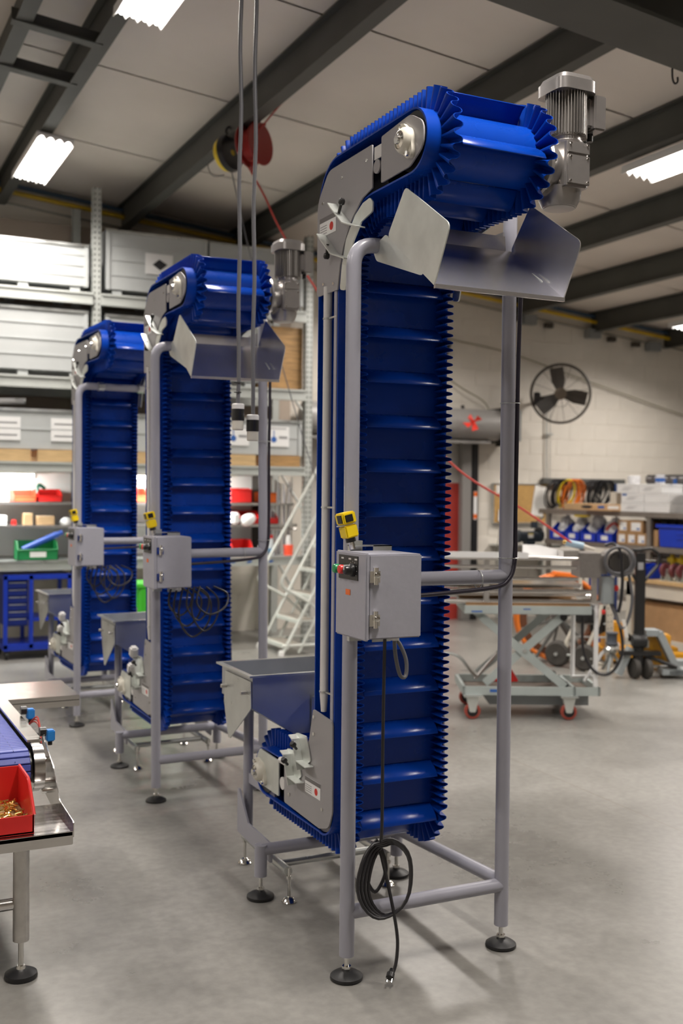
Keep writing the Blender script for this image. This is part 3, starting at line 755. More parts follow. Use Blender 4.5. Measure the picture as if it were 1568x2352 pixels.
# ------------------------------------------------------------------ left foreground: stainless packing table and belt conveyor
t = thing('stainless_table', 'stainless steel packing tray table on a round leg, front left, carrying the red bin', 'table', (.4, 3.55, 0))
def L(mb): return mb.xf(lambda v: Vector((v.x-.4, v.y-3.55, v.z)))
L(MB().box((-.6, 3.40, .462), (.72, 3.72, .475))).build('tray_top', stain, t)
L(MB().box((-.6, 3.40, .432), (.72, 3.406, .475))).build('front_lip', stain, t, bev=.002)
L(MB().prism(rpoly([(3.40, .455), (3.40, .505), (3.62, .515), (3.72, .60), (3.90, .66), (3.92, .48), (3.72, .455)], [.004, .012, .03, .05, .01, .01, .01]), 'x', .72, .723)).build('side_plate', stain, t)
lg = L(MB().cyl((.576, 3.488, .12), (.576, 3.488, .45), .0255, n=22)).build('leg', brushed, t)
L(MB().cyl((-.5, 3.50, .235), (.576, 3.50, .235), .019, n=18)).build('crossbar', stain, t)
L(MB().cyl((-.5, 3.488, .12), (-.5, 3.488, .45), .0255, n=22)).build('leg', brushed, t)
for x in (.576, -.5):
    f = L(MB().lathe([(.050, 0), (.052, .005), (.050, .016), (.03, .026), (.015, .03)], (x, 3.488, 0), n=28)).build('foot', black, t)
    L(MB().cyl((x, 3.488, .028), (x, 3.488, .13), .0085, n=12).lathe([(.015, .03), (.013, .04)], (x, 3.488, 0), n=12)).build('threaded_rod', chrome, f)
L(MB().prism(rpoly([(.36, 3.61), (.615, 3.57), (.63, 3.63), (.37, 3.68)], .006, 2), 'z', .475, .500)).build('bracket_bar', brushed, t)

t = thing('belt_conveyor', 'low stainless conveyor with violet blue modular plastic belt, at the left edge', 'conveyor', (.3, 4.6, 0))
def L(mb): return mb.xf(lambda v: Vector((v.x-.3, v.y-4.6, v.z)))
zc, rr, yc = .583, .068, 3.83; pitch = .0254
# belt modules: rows of links along the top and round the nose roller, each row staggered bricks
yy = yc; rows = []
n_top = 36
for k in range(n_top): rows.append((yc+pitch*(k+.5), zc+rr, 0.))
arc_n = 8
for k in range(arc_n): a = PI/2+PI*(k+.5)/arc_n; rows.append((yc+rr*math.cos(a), zc+rr*math.sin(a), a-PI/2))
slats = MB().box((-.5, -pitch/2+.0014, -.008), (.652, pitch/2-.0014, 0)).mesh('belt_row', bev=.0025, seg=1); slats.materials.append(belt2)
body = L(MB().box((-.5, yc, zc-.05), (.655, yc+.93, zc+.055))).build('belt_bed', blackp, t)
for (y, z, a) in rows:
    o = link('belt_row', slats, t, loc=(-.3, y-4.6, z)); o.rotation_euler = (a, 0, 0)
    MBx = None
gap = MB()
for i, (y, z, a) in enumerate(rows[:40]):
    for k in range(5):
        x = .60-.15*k-(.075 if i % 2 else 0)
        gap.box((x, y-pitch/2+.001, z-.002), (x+.0012, y+pitch/2-.001, z+.0004))
L(gap).build('module_joint', navy, t, kind='stuff')
L(MB().cyl((-.5, yc, zc), (.66, yc, zc), rr-.012, n=28)).build('nose_roller', blackp, t)
sp = []
for k in range(13): a = PI/2+PI*k/12; sp.append((yc+(rr+.012)*math.cos(a), zc+(rr+.012)*math.sin(a)))
sp = [(yc+.93, zc+rr+.012)] + sp + [(yc+.04, zc-rr-.03), (yc+.93, zc-rr-.03)]
L(MB().prism(sp, 'x', .664, .70)).build('side_frame', stain, t, bev=.002)
L(MB().box((.655, yc+.03, zc+rr+.012), (.705, yc+.93, zc+rr+.020))).build('guide_rail', stain, t)
for (y, z) in ((yc, zc+.02), (yc+.02, zc-.06), (yc-.01, zc-.085)):
    L(MB().cyl((.70, y, z), (.722, y, z), .010, n=12).lathe([(.010, 0), (.006, .006)], (.722, y, z), (1, 0, 0), 12)).build('bolt', chrome, t)
for y in (yc+.06, yc+.46):
    s = L(MB().box((.725, y-.018, .655), (.755, y+.018, .695))).build('photo_sensor', M('light blue plastic', (.02, .22, .62), .35), t, bev=.004, label='small light blue sensor')
    L(MB().cyl((.703, y, .69), (.725, y, .69), .017, n=16)).build('sensor_reflector', blackp, s)
    L(MB().cyl((.740, y, .655), (.740, y, .64), .008, n=12)).build('sensor_plug', blackp, s)
for k in range(3):
    L(MB().tube(spline([(.71, yc+.42, .62), (.74, yc+.40-.02*k, .655+.012*k), (.75, yc+.33, .65+.01*k), (.742, yc+.24, .60), (.73, yc+.20, .54)], 6), .0028, 6)).build('red_wire', red_hose, t)
L(MB().tube(spline([(.72, yc+.38, .60), (.75, yc+.32, .615), (.745, yc+.24, .57), (.73, yc+.22, .50)], 6), .010, 8)).build('black_cable', cable_m, t)
for y in (4.55,):
    for x in (-.45, .64): L(MB().cyl((x, y, .0), (x, y, .52), .022, n=16)).build('leg', brushed, t)

t = thing('steel_table', 'flat stainless steel tabletop beyond the violet blue belt', 'table', (.55, 5.05, 0))
MB().box((-.7, -.19, .60), (.505, .22, .625)).build('tabletop', stain, t, bev=.002)
MB().box((-.7, -.19, .575), (.505, -.186, .605)).build('front_lip', stain, t)
for x in (-.6, .0):
    for y in (-.15, .18): MB().cyl((x, y, 0), (x, y, .60), .02, n=14).build('leg', brushed, t)

# red bin and its brass screws
t = thing('red_parts_bin', 'open red plastic bin of brass screws on the stainless tray table', 'bin', (.45, 3.43, .475))
bw, bd, bh = .155, .28, .148; th = .005
MB().box((-bw, 0, 0), (bw, bd, .006)).build('bin_floor', red_bin, t)
MB().box((-bw, 0, 0), (bw, th, .058)).build('front_wall', red_bin, t, bev=.001)
MB().box((-bw, bd-th, 0), (bw, bd, bh)).build('back_wall', red_bin, t, bev=.001)
side = rpoly([(0, 0), (bd, 0), (bd, bh), (.10, bh), (.015, .075), (0, .058)], [.004, .004, .01, .03, .01, .004], 3)
for sx in (-1, 1):
    MB().prism(side, 'x', sx*bw-(th if sx > 0 else 0), sx*bw+(th if sx < 0 else 0)).build('side_wall', red_bin, t)
    rim = MB().tube([(sx*bw, 0, .058), (sx*bw, .015, .075), (sx*bw, .09, .138), (sx*bw, .11, bh), (sx*bw, bd, bh)], .005, 6).build('rolled_rim', red_bin, t)
sc = MB().cyl((0, 0, -.014), (0, 0, .010), .0028, n=8).cyl((0, 0, .010), (0, 0, .0145), .006, n=6).mesh('brass_screw'); sc.materials.append(brass)
random.seed(4)
MB().box((-bw+.008, .008, .006), (bw-.008, bd-.01, .026)).build('bin_fill_liner', M('brown card liner', (.30, .20, .08), .7), t)
for k in range(150):
    o = link('brass_screw', sc, None, label='small brass screw lying in the red bin', cat='screw', group='brass screws in the red bin')
    hx = random.uniform(-bw+.022, bw-.022); hy = random.uniform(.022, .25)
    o.location = (.45+hx, 3.43+hy, .475+.030+random.uniform(0, .016)); o.rotation_euler = (random.uniform(1.2, 1.9), random.uniform(-.3, .3), random.uniform(0, 6.3))

# ------------------------------------------------------------------ cable drops from the roof
for i, (x, y, zc_, lb) in enumerate(((1.557, 4.2, 1.885, 'left of two grey hanging power cables, its black and white connector a little higher'), (1.622, 4.2, 1.842, 'right of two grey hanging power cables, its black and white connector a little lower'))):
    t = thing('hanging_power_cable', lb, 'cable', (x, y, zc_), group='hanging power cables')
    top = roofz(x)-.02-zc_
    pts = [(.003*math.sin(k*1.3+i), .003*math.cos(k*.9), .02+(top-.02)*k/24) for k in range(25)]
    MB().tube(pts, .0083, 10).build('cable', cableg, t)
    MB().lathe([(.022, .028), (.026, .024), (.026, .004)], (0, 0, 0), n=20).build('connector_cap', whitep, t)
    MB().lathe([(.0265, .006), (.0265, -.038), (.025, -.042)], (0, 0, 0), n=20).build('connector_body', blackp, t)
    MB().lathe([(.0235, -.040), (.0235, -.078), (.021, -.081)], (0, 0, 0), n=20).build('connector_face', bearing, t)
    if i == 0:
        mb = MB()
        for z in (.075, .115): mb.torus((0, 0, z), (0, 0, 1), .0105, .0025, 14, 6).cyl((-.018, 0, z), (.014, 0, z), .002, n=6)
        mb.build('cable_tie', blackp, t)

# ------------------------------------------------------------------ reels on the roof beam and the red air hose
t = thing('red_hose_reel', 'dark red hose reel hanging from the roof beam', 'hose reel', (2.87, 7.45, 4.09))
ax = Vector((.56, -.83, .05)).normalized()
for k in (-1, 1): MB().lathe([(.05, -.006), (.155, -.008), (.16, 0), (.155, .008), (.05, .006)], ax*.055*k, ax, 32).build('reel_flange', reddark, t)
MB().cyl(ax*-.055, ax*.055, .10, n=24).build('hose_drum', red_hose, t)
for k in range(5): MB().torus(ax*(-.04+.02*k), ax, .108, .009, 28, 6).build('wound_hose', red_hose, t)
MB().box((-.03, -.03, .02), (.03, .03, .16)).box((-.08, -.03, .145), (.08, .03, .16)).build('reel_bracket', reddark, t)
MB().box((-.03, -.05, -.20), (.0, .0, -.14)).build('hose_guide', reddark, t)
t = thing('yellow_tool_balancer', 'yellow and black cable balancer hanging from the roof beam', 'balancer', (2.80, 7.8, 4.11), scale=1.2)
ax = Vector((.50, -.86, .1)).normalized()
MB().lathe([(.04, -.05), (.10, -.045), (.115, -.01), (.115, .012), (.10, .03), (.04, .034)], (0, 0, 0), ax, 28).build('housing', yellow, t)
MB().lathe([(.02, .034), (.07, .036), (.108, .03), (.117, .012), (.117, -.004), (.112, -.004)], (0, 0, 0), ax, 28).build('black_cover', blackp, t)
MB().tube(spline([(0, 0, .10), (.02, 0, .14), (0, 0, .17), (-.02, 0, .14), (0, 0, .10)], 5), .007, 8).build('hook', blackp, t)
MB().tube(spline([(-.06, .02, -.02), (-.12, .05, -.07), (-.09, .04, -.14), (-.02, .02, -.13)], 6), .003, 6).build('loop_cord', cableg, t)
MB().tube(spline([(2.81, 7.78, 4.0), (3.0, 7.8, 3.3), (3.25, 7.8, 2.54), (3.54, 7.8, 1.69), (3.9, 7.8, .8), (4.1, 7.8, .01)], 8), .004, 6).build('balancer_cord', cableg, label='thin dark cord running down from the yellow balancer', cat='cord')
hose = [(2.835, 7.47, 3.93), (2.92, 7.36, 3.70), (3.008, 7.254, 3.436), (3.208, 7.036, 2.978), (3.55, 6.68, 2.33), (3.919, 6.329, 1.741), (4.351, 6.113, 1.44), (4.62, 5.985, 1.24), (4.66, 5.97, 1.215)]
MB().tube(spline(hose, 10), .0075, 8).build('red_air_hose', red_hose, label='red air hose sagging from the reel to the air gun on the lift table', cat='hose')
MB().tube(spline([(2.90, 7.4, 4.2), (2.98, 7.2, 4.33), (3.05, 7.0, 4.40), (3.06, 6.8, 4.42)], 6), .006, 8).build('supply_hose', red_hose, label='short reddish supply hose from roof beam to red reel', cat='hose')

# ------------------------------------------------------------------ pallet racking on the left
FY = 10.0
t = thing('pallet_rack', 'grey pallet rack along the back wall at left with perforated uprights', 'rack', (2.31, 10.4, 0))
def L(mb): return mb.xf(lambda v: Vector((v.x-2.31, v.y-10.4, v.z)))
for x, h in ((.15, 4.3), (2.31, 4.34), (4.47, 4.12)):
    for y in (10.0, 10.88):
        u = L(MB().box((x-.04, y, 0), (x+.04, y+.003, h)).box((x-.04, y, 0), (x-.037, y+.07, h)).box((x+.037, y, 0), (x+.04, y+.07, h))).build('upright', rack_m, t)
        if y < 10.5:
            mb = MB()
            for k in range(int(h/.0508)):
                z = .05+k*.0508
                for s_ in (-1, 1): mb.box((x+s_*.020-.006, y-.0006, z), (x+s_*.020+.006, y+.0004, z+.020))
                mb.box((x-.0406, y+.03, z), (x-.0396, y+.045, z+.02))
            L(mb).build('slot', dark_m, u, kind='stuff')
    for k in range(4): L(MB().cyl((x, 10.05, .3+k), (x, 10.9, .85+k), .014, n=8)).build('upright_brace', rack_m, t)
for (xa, xb) in ((.19, 2.27), (2.35, 4.43)):
    for z0, z1 in ((3.25, 3.36), (2.46, 2.57), (1.70, 1.79)):
        for y in (9.985, 10.90):
            bm_ = L(MB().box((xa, y, z0), (xb, y+.045, z1)).box((xa, y-.012, z0+.0), (xb, y, z0+.02)).box((xa, y-.012, z1-.02), (xb, y, z1))).build('beam', rack_m, t)
for (xa, xb) in ((.19, 2.27), (2.35, 4.43)):
    L(MB().box((xa, 9.985, .80), (xb, 10.03, .872))).build('bench_beam', rack_m, t)
    L(MB().box((xa, 9.97, .872), (xb, 10.93, .892))).build('bench_top', galv, t)
    L(MB().box((xa, 10.25, 1.395), (xb, 10.6, 1.42))).build('shelf', brushed, t)
    L(MB().box((xa, 10.18, 1.18), (xb, 10.6, 1.205))).build('shelf', brushed, t)
    L(MB().box((xa, 10.62, .9), (xb if xa < 1 else 4.1, 10.64, 1.70))).build('back_board', white_m, t)
    for xx in (xa+.02, xb-.06 if xa < 1 else 4.1): L(MB().box((xx, 10.2, .89), (xx+.03, 10.62, 1.70))).build('shelf_end', dark_m, t)
mb = MB()
for (x, w) in ((2.62, .07), (3.35, .09), (3.55, .13), (3.8, .05), (4.02, .06)): mb.prism(rpoly([(x, .825), (x+w, .83), (x+w+.02, .852), (x+.02, .848)], .004, 2), 'y', 9.982, 9.986)
L(mb).build('blue_tape_mark', inkb, t, kind='stuff')

def crate(label, x0, x1, z0, z1, y0=10.02, y1=10.85, feet=True, ribs=3, group='grey steel crates on the pallet rack'):
    t = thing('steel_crate', label, 'crate', ((x0+x1)/2, (y0+y1)/2, z0-(.05 if feet else 0)), group=group)
    cx, cy, cz = t.location
    def q(mb): return mb.xf(lambda v: v-Vector((cx, cy, cz)))
    q(MB().box((x0, y0, z0), (x1, y0+.004, z1))).build('front_panel', crate_m, t)
    q(MB().box((x0, y1-.004, z0), (x1, y1, z1))).build('back_panel', crate_m, t)
    for x in (x0, x1-.004): q(MB().box((x, y0, z0), (x+.004, y1, z1))).build('end_panel', crate_m, t)
    q(MB().box((x0, y0, z0), (x1, y1, z0+.006))).build('crate_floor', crate_m, t)
    for k in range(1, ribs+1):
        z = z0+(z1-z0)*k/(ribs+1)
        q(MB().box((x0+.01, y0-.006, z-.006), (x1-.01, y0, z+.006))).build('pressed_rib', crate_m, t)
    q(MB().box((x0-.006, y0-.014, z1-.025), (x1+.006, y0+.004, z1))).build('top_rim', galv, t)
    for x in (x0, x1-.03): q(MB().box((x-.003, y0-.010, z0), (x+.033, y0, z1))).build('corner_post', crate_m, t)
    if feet:
        for x in (x0+.06, (x0+x1)/2+.38 if x1-x0 > 1.5 else (x0+x1)/2, x1-.16):
            for y in (y0+.01, y1-.10): q(MB().box((x, y, z0-.05), (x+.09, y+.09, z0))).build('crate_foot', crate_m, t)
    return t, q
cA, _ = crate('long pale grey steel crate, top left of the rack under the warm wall', .22, 2.23, 3.41, 3.80)
cB, _ = crate('long pale grey steel crate on the second rack level at left', .22, 2.23, 2.62, 3.19)
cC, qC = crate('top grey crate with a white picture card of a dark grid', 2.40, 3.38, 3.41, 3.97)
cD, qD = crate('top grey crate behind the hanging cables, right of the picture card crate', 3.41, 4.40, 3.41, 3.96)
cE, _ = crate('grey steel crate on the second rack level behind the middle conveyor head', 2.40, 3.95, 2.62, 3.18)
pc = qC(MB().box((2.77, 10.011, 3.59), (3.04, 10.014, 3.785))).build('picture_card', white_m, cC)
qC(MB().prism([(2.84, 3.68), (2.915, 3.63), (2.985, 3.69), (2.905, 3.735)], 'y', 10.0095, 10.0112)).build('dark_grid_print', ink, pc)
pd = qD(MB().box((3.92, 10.011, 3.60), (4.10, 10.014, 3.80))).build('picture_card', white_m, cD)
cF, qF = crate('low grey steel tray with white double labels, left bay above the timber packers', .22, 2.23, 1.90, 2.27, feet=False, ribs=1)
cG, qG = crate('low grey steel tray with white tool labels, right bay above the timber packers', 2.40, 4.40, 1.90, 2.26, feet=False, ribs=1)
for q, c, xs in ((qF, cF, ((1.40, 1.63), (1.90, 2.16))), (qG, cG, ((3.60, 3.83), (4.03, 4.26)))):
    for xa, xb in xs:
        if q is qF:
            for z in (1.98, 2.09): 
                s_ = q(MB().box((xa, 10.010, z), (xb, 10.013, z+.10))).build('white_label', white_m, c)
                q(MB().box((xa+.03, 10.009, z+.04), (xb-.03, 10.0105, z+.055))).build('print_line', inkg, s_)
        else:
            s_ = q(MB().box((xa, 10.010, 1.99), (xb, 10.013, 2.19))).build('white_label', white_m, c)
            q(MB().cyl((xa+.065, 10.0085, 2.06), (xa+.065, 10.0105, 2.06), .03, n=14).box((xa+.060, 10.009, 2.08), (xa+.070, 10.0105, 2.15))).build('tool_print', inkb, s_)
            q(MB().box((xa+.12, 10.009, 2.07), (xb-.02, 10.0105, 2.095)).box((xa+.03, 10.009, 2.165), (xb-.03, 10.0105, 2.175))).build('print_line', inkg, s_)
# timber packers under the trays
for k, (xa, xb, lb) in enumerate(((.25, 1.72, 'timber packer under the left tray, near the lit tube'), (1.78, 2.2, 'short timber packer under the left tray, near the rack upright'), (2.42, 3.9, 'long timber packer under the right tray'), (3.93, 4.38, 'short dark timber packer under the right tray, near the rack end'))):
    MB().box((xa, 10.0, 1.79), (xb, 10.8, 1.90)).build('timber_packer', wood_l if k < 3 else wood_m, bev=.004, label=lb, cat='timber', group='timber packers on the rack')
# loose white tube lamp lying on the left tray
tl_ = thing('white_tube_lamp', 'white tube lamp body lying tilted on the left grey tray', 'lamp', (1.35, 10.3, 2.275))
MB().cyl((-.5, 0, .035), (.34, -.1, .075), .030, n=18).build('lamp_body', white_m, tl_)
MB().cyl((.34, -.1, .075), (.355, -.102, .076), .033, n=18).build('end_cap', galv, tl_)
# plywood sheet and white card in the right bay
MB().box((4.03, 10.06, 2.57), (4.42, 10.085, 3.20)).build('plywood_sheet', wood_m, label='brown plywood sheet standing on the rack behind the middle conveyor chute', cat='plywood')
MB().box((4.02, 10.3, 2.57), (4.42, 10.55, 3.16)).build('plywood_box', wood_m, label='plywood case on the rack behind the plywood sheet', cat='case', bev=.006)
# bench tube lights
for (xa, xb, lb) in ((.35, 1.78, 'lit tube lamp under the left rack bay, over the white back board'), (2.6, 3.62, 'lit tube lamp under the right rack bay, behind the middle conveyor')):
    t = thing('bench_tube_light', lb, 'lamp', ((xa+xb)/2, 10.12, 1.66))
    h = (xb-xa)/2
    MB().cyl((-h, 0, .0), (h, 0, .0), .016, n=14).build('tube', lampw, t)
    MB().box((-h-.05, -.035, .022), (h+.12, .035, .04)).build('lamp_tray', refl_m, t)
    for s_ in (-1, 1): MB().box((s_*h-.012, -.02, -.018), (s_*h+.012, .02, .025)).build('lamp_holder', whitep, t)
    ld = bpy.data.lights.new('bench_light', 'AREA'); ld.shape = 'RECTANGLE'; ld.size = 2*h; ld.size_y = .05; ld.energy = 26; ld.color = (.97, 1, .96)
    lo = bpy.data.objects.new('bench_light', ld); COL.objects.link(lo); lo.parent = t; lo.location = (0, .03, -.03); lo.rotation_euler = (R(28), 0, 0)

def stack_bin(name, label, m, loc, w, d, h, rz=0., group=None, lbl=True, front=.45):
    t = thing(name, label, 'bin', loc, rz, group)
    th = .006
    MB().box((-w/2, -d/2, 0), (w/2, d/2, th)).build('bin_floor', m, t)
    f = MB().box((-w/2, -d/2, 0), (w/2, -d/2+th, h*front)).build('front_wall', m, t)
    MB().box((-w/2, d/2-th, 0), (w/2, d/2, h)).build('back_wall', m, t)
    for sx in (-1, 1):
        a, b = (sx*w/2-th, sx*w/2) if sx > 0 else (sx*w/2, sx*w/2+th)
        MB().prism(rpoly([(-d/2, 0), (d/2, 0), (d/2, h), (-d/2+d*.35, h), (-d/2, h*front)], [.003, .003, .006, .02, .003], 2), 'x', a, b).build('side_wall', m, t)
    MB().tube([(-w/2, -d/2, h*front), (w/2, -d/2, h*front)], .006, 6).build('front_rim', m, t)
    if lbl: MB().box((-w*.2, -d/2-.0015, h*front*.3), (w*.2, -d/2, h*front*.8)).build('label_card', white_m, t)
    return t
def carton(label, loc, s, m=cardb, rz=0., lbl=True, group=None, face='-y', name='carton'):
    t = thing(name, label, 'box', loc, rz, group)
    w, d, h = s
    MB().box((-w/2, -d/2, 0), (w/2, d/2, h)).build('carton_body', m, t, bev=.003, seg=1)
    MB().box((-w/2+.002, -.02, h), (w/2-.002, .02, h+.0006)).build('packing_tape', card_l if m is cardb else white_m, t)
    if lbl:
        if face == '-y': s_ = MB().box((-w*.36, -d/2-.0012, h*.25), (w*.22, -d/2, h*.85)).build('address_label', white_m, t); MB().box((w*.05, -d/2-.0018, h*.3), (w*.18, -d/2-.001, h*.42)).build('bar_code', inkb, s_)
        else: s_ = MB().box((-w/2-.0012, -d*.36, h*.2), (-w/2, d*.30, h*.85)).build('address_label', white_m, t); MB().box((-w/2-.0018, -d*.3, h*.28), (-w/2-.001, -d*.08, h*.42)).build('bar_code', inkb, s_)
    return t
stack_bin('parts_bin', 'orange red bin on the upper left rack shelf under the lit tube', M('orange red plastic', (.80, .08, .03), .4), (1.72, 10.42, 1.42), .20, .28, .11, lbl=False, group='bins on the rack shelves')
stack_bin('parts_bin', 'red bin with dark green tool on the upper left rack shelf', red_bin, (1.95, 10.42, 1.42), .22, .28, .12, lbl=False, group='bins on the rack shelves')
MB().tube(spline([(1.84, 10.36, 1.50), (1.86, 10.38, 1.58), (1.92, 10.4, 1.545)], 4), .016, 8).build('green_hand_tool', M('dark green plastic', (.01, .08, .05), .4), label='dark green hand tool leaning in the red rack bin', cat='tool')
stack_bin('parts_bin', 'red bin on the upper right rack shelf between the far and middle conveyors', M('orange red plastic', (.8, .08, .03), .4), (2.78, 10.42, 1.42), .2, .28, .14, lbl=False, group='bins on the rack shelves')
stack_bin('parts_bin', 'red tapered bin on the upper right rack shelf beside the middle conveyor', red_bin, (3.86, 10.42, 1.42), .22, .28, .15, lbl=False, group='bins on the rack shelves', front=.9)
stack_bin('parts_bin', 'small orange bin on the upper right rack shelf behind the grey leg', orange, (4.17, 10.42, 1.42), .15, .26, .11, lbl=False, group='bins on the rack shelves', front=.9)
for k in range(3): stack_bin('parts_bin', ('long red bin on the lower right rack shelf, nearest the middle conveyor', 'long red bin on the lower right rack shelf, in the middle', 'long red bin on the lower right rack shelf, by the upright bars')[k], red_bin, (3.72+.21*k, 10.38, 1.205), .20, .32, .13, lbl=False, group='bins on the rack shelves')
stack_bin('parts_bin', 'red bin standing on the right rack bench', red_bin, (3.80, 10.2, .892), .22, .25, .16, lbl=False, group='bins on the rack shelves')
t = thing('white_bag', 'white bag spilling over a red bin on the lower right shelf', 'bag', (3.78, 10.2, 1.205)); MB().lathe([(.03, .04), (.055, .07), (.06, .12), (.05, .17), (.02, .20)], (0, 0, 0), (.55, -.2, .25), 16).build('bag_body', white_m, t); MB().lathe([(.02, .0), (.05, .02), (.05, .10), (.03, .12)], (-.03, -.01, 0), (0, 0, 1), 14).build('bag_neck', white_m, t)
carton('small white carton on the lower left rack shelf', (1.50, 10.3, 1.205), (.10, .12, .09), white_m, lbl=False)
carton('small upright tan carton on the lower left rack shelf', (1.74, 10.3, 1.205), (.08, .12, .11), card_l, lbl=False)
carton('wide tan carton on the lower left rack shelf', (1.90, 10.3, 1.205), (.16, .12, .085), card_l, lbl=False)
MB().lathe([(.05, 0), (.06, .02), (.05, .05), (.02, .07)], (2.10, 10.3, 1.205), n=14).build('white_cloth_bundle', white_m, label='white bundle on the lower left shelf by the far conveyor', cat='bundle')
MB().lathe([(.025, 0), (.028, .02), (.02, .05)], (1.62, 10.3, 1.205), n=10)  .build('red_spool', red_bin, label='small dark red spool on the lower left shelf', cat='spool')
stack_bin('green_parts_bin', 'open green bin with a blue tube in it on the left rack bench', green_bin, (1.79, 10.12, .892), .36, .22, .175, front=.55)
MB().cyl((1.66, 10.06, .985), (1.98, 10.12, 1.12), .030, n=16).cyl((1.98, 10.12, 1.12), (2.03, 10.13, 1.14), .022, n=14).build('blue_tube', M('mid blue plastic', (.02, .08, .40), .4), label='blue cylinder tool lying across the green bin', cat='tool')
t = thing('spray_bottle', 'clear spray bottle with red trigger on the right rack bench', 'bottle', (4.13, 10.15, .892)); MB().lathe([(.035, 0), (.036, .09), (.020, .15), (.014, .17)], (0, 0, 0), n=16).build('bottle_body', M('hazy plastic', (.55, .6, .62), .3), t); MB().box((-.05, -.012, .17), (.02, .012, .205)).box((-.05, -.008, .13), (-.035, .008, .18)).build('trigger', red_bin, t, bev=.004); MB().lathe([(.0365, .02), (.0365, .07)], (0, 0, 0), n=16).build('blue_label', M('pale blue print', (.2, .4, .6), .5), t)
t = thing('red_cup', 'red labelled cup on the right rack bench beside the ladder', 'cup', (4.30, 10.1, .892)); MB().lathe([(.045, 0), (.05, .10), (.048, .105)], (0, 0, 0), n=18).build('cup_body', M('orange red plastic', (.8, .08, .03), .4), t); MB().lathe([(.030, .10), (.020, .19), (.012, .20)], (0, 0, 0), n=14).build('cup_lid', whitep, t)
MB().lathe([(.045, 0), (.05, .03), (.045, .10), (.03, .11)], (4.02, 10.1, .892), n=14).build('white_tub', white_m, label='white tub on the right rack bench by the spray bottle', cat='tub')
# upright bars stored at the end of the rack
random.seed(2)
for k in range(16):
    x = 4.175+.0165*k; h = random.uniform(.62, .80)
    m = (brushed, whitep, paint, galv)[k % 4]
    MB().box((x-.006, 10.30+.012*(k % 3), .892), (x+.005, 10.312+.012*(k % 3), .892+h)).build('steel_bar', m, label='upright metal bar stored at the right end of the rack bench', cat='bar', group='upright bars on the rack bench')
MB().cyl((4.16, 10.27, 1.15), (4.46, 10.27, 1.15), .012, n=10).build('bar_retainer', brushed, label='horizontal retaining rod across the upright metal bars', cat='rod')

# blue tool cart under the left bench
t = thing('tool_cart', 'blue tool cart with drawers and casters under the left rack bench', 'cart', (1.78, 10.2, 0))
for x in (-.30, -.075, .27):
    for y in (-.24, .22): MB().box((x, y, .10), (x+.035, y+.03, .76)).build('cart_post', bluep, t)
MB().box((-.30, -.24, .72), (.305, .25, .765)).build('cart_top', bluep, t, bev=.004)
MB().box((-.30, -.24, .08), (.305, .25, .14)).build('cart_base', bluep, t, bev=.004)
MB().box((-.28, -.20, .30), (-.08, .24, .72)).build('drawer_case', bluecart, t)
for k in range(6): 
    d = MB().box((-.265, -.215, .315+.066*k), (-.085, -.20, .372+.066*k)).build('drawer', bluecart, t, bev=.003)
    MB().box((-.25, -.222, .36+.066*k), (-.10, -.215, .368+.066*k)).build('drawer_pull', galv, d)
MB().box((-.06, -.20, .34), (.27, .22, .37)).build('cart_shelf', bluep, t)
for x in (-.27, .27):
    for y in (-.2, .21): MB().cyl((x-.015, y, .04), (x+.015, y, .04), .04, n=18).box((x-.02, y-.02, .04), (x+.02, y+.02, .09)).build('caster', black, t)
# bright green tote column seen between the two rear machines
t = thing('green_tote_bin', 'bright green wheeled tote seen between the far and middle conveyors', 'bin', (2.62, 9.2, 0))
MB().box((-.17, -.2, .10), (.17, .2, .72)).build('tote_body', lime_m, t, bev=.02, seg=3)
MB().box((-.185, -.215, .70), (.185, .215, .74)).build('tote_lid', lime_m, t, bev=.01)
for x in (-.12, .12): MB().cyl((x-.02, .1, .05), (x+.02, .1, .05), .05, n=18).box((x-.02, -.12, 0), (x+.02, -.08, .11)).build('tote_wheel', black, t)

# ------------------------------------------------------------------ rolling ladder
t = thing('rolling_ladder', 'white tubular rolling step ladder beside the rack, behind the nearest conveyor', 'ladder', (4.2, 9.55, 0))
def L(mb): return mb.xf(lambda v: Vector((v.x-4.2, v.y-9.55, v.z)))
for y in (9.28, 9.85):
    L(MB().cyl((3.905, y, .02), (4.95, y, 1.90), .0165, n=12)).build('stringer', ladder_m, t)
    L(MB().cyl((4.065, y, .02), (4.60, y, .98), .0145, n=12)).build('brace', ladder_m, t)
    L(MB().tube(fil([(4.17, y, .495), (3.86, y, .66), (4.93, y, 2.50), (4.93, y, 1.9)], .09), .0155, 12)).build('handrail', ladder_m, t)
    L(MB().cyl((4.95, y, .02), (4.95, y, 1.9), .0165, n=12)).build('rear_leg', ladder_m, t)
    L(MB().cyl((3.90, y, .09), (4.95, y, .09), .0145, n=12)).build('base_tube', ladder_m, t)
    for x in (3.89, 4.93): L(MB().lathe([(.028, 0), (.028, .03), (.018, .05)], (x, y, 0), n=14)).build('rubber_foot', whitep, t)
    L(MB().cyl((4.17, y, .495), (4.45, y, .25), .0125, n=10)).build('brace', ladder_m, t)
for k in range(7):
    z = .085+.2305*k; x = 3.905+z*.5585
    s_ = L(MB().box((x-.015, 9.27, z-.025), (x+.01, 9.86, z+.01)).box((x-.01, 9.27, z-.004), (x+.175, 9.86, z+.008))).build('step', ladder_m, t)
    L(MB().box((x+.005, 9.29, z+.008), (x+.17, 9.84, z+.011))).build('step_tread', M('sandy grip tread', (.30, .27, .23), .8), s_)
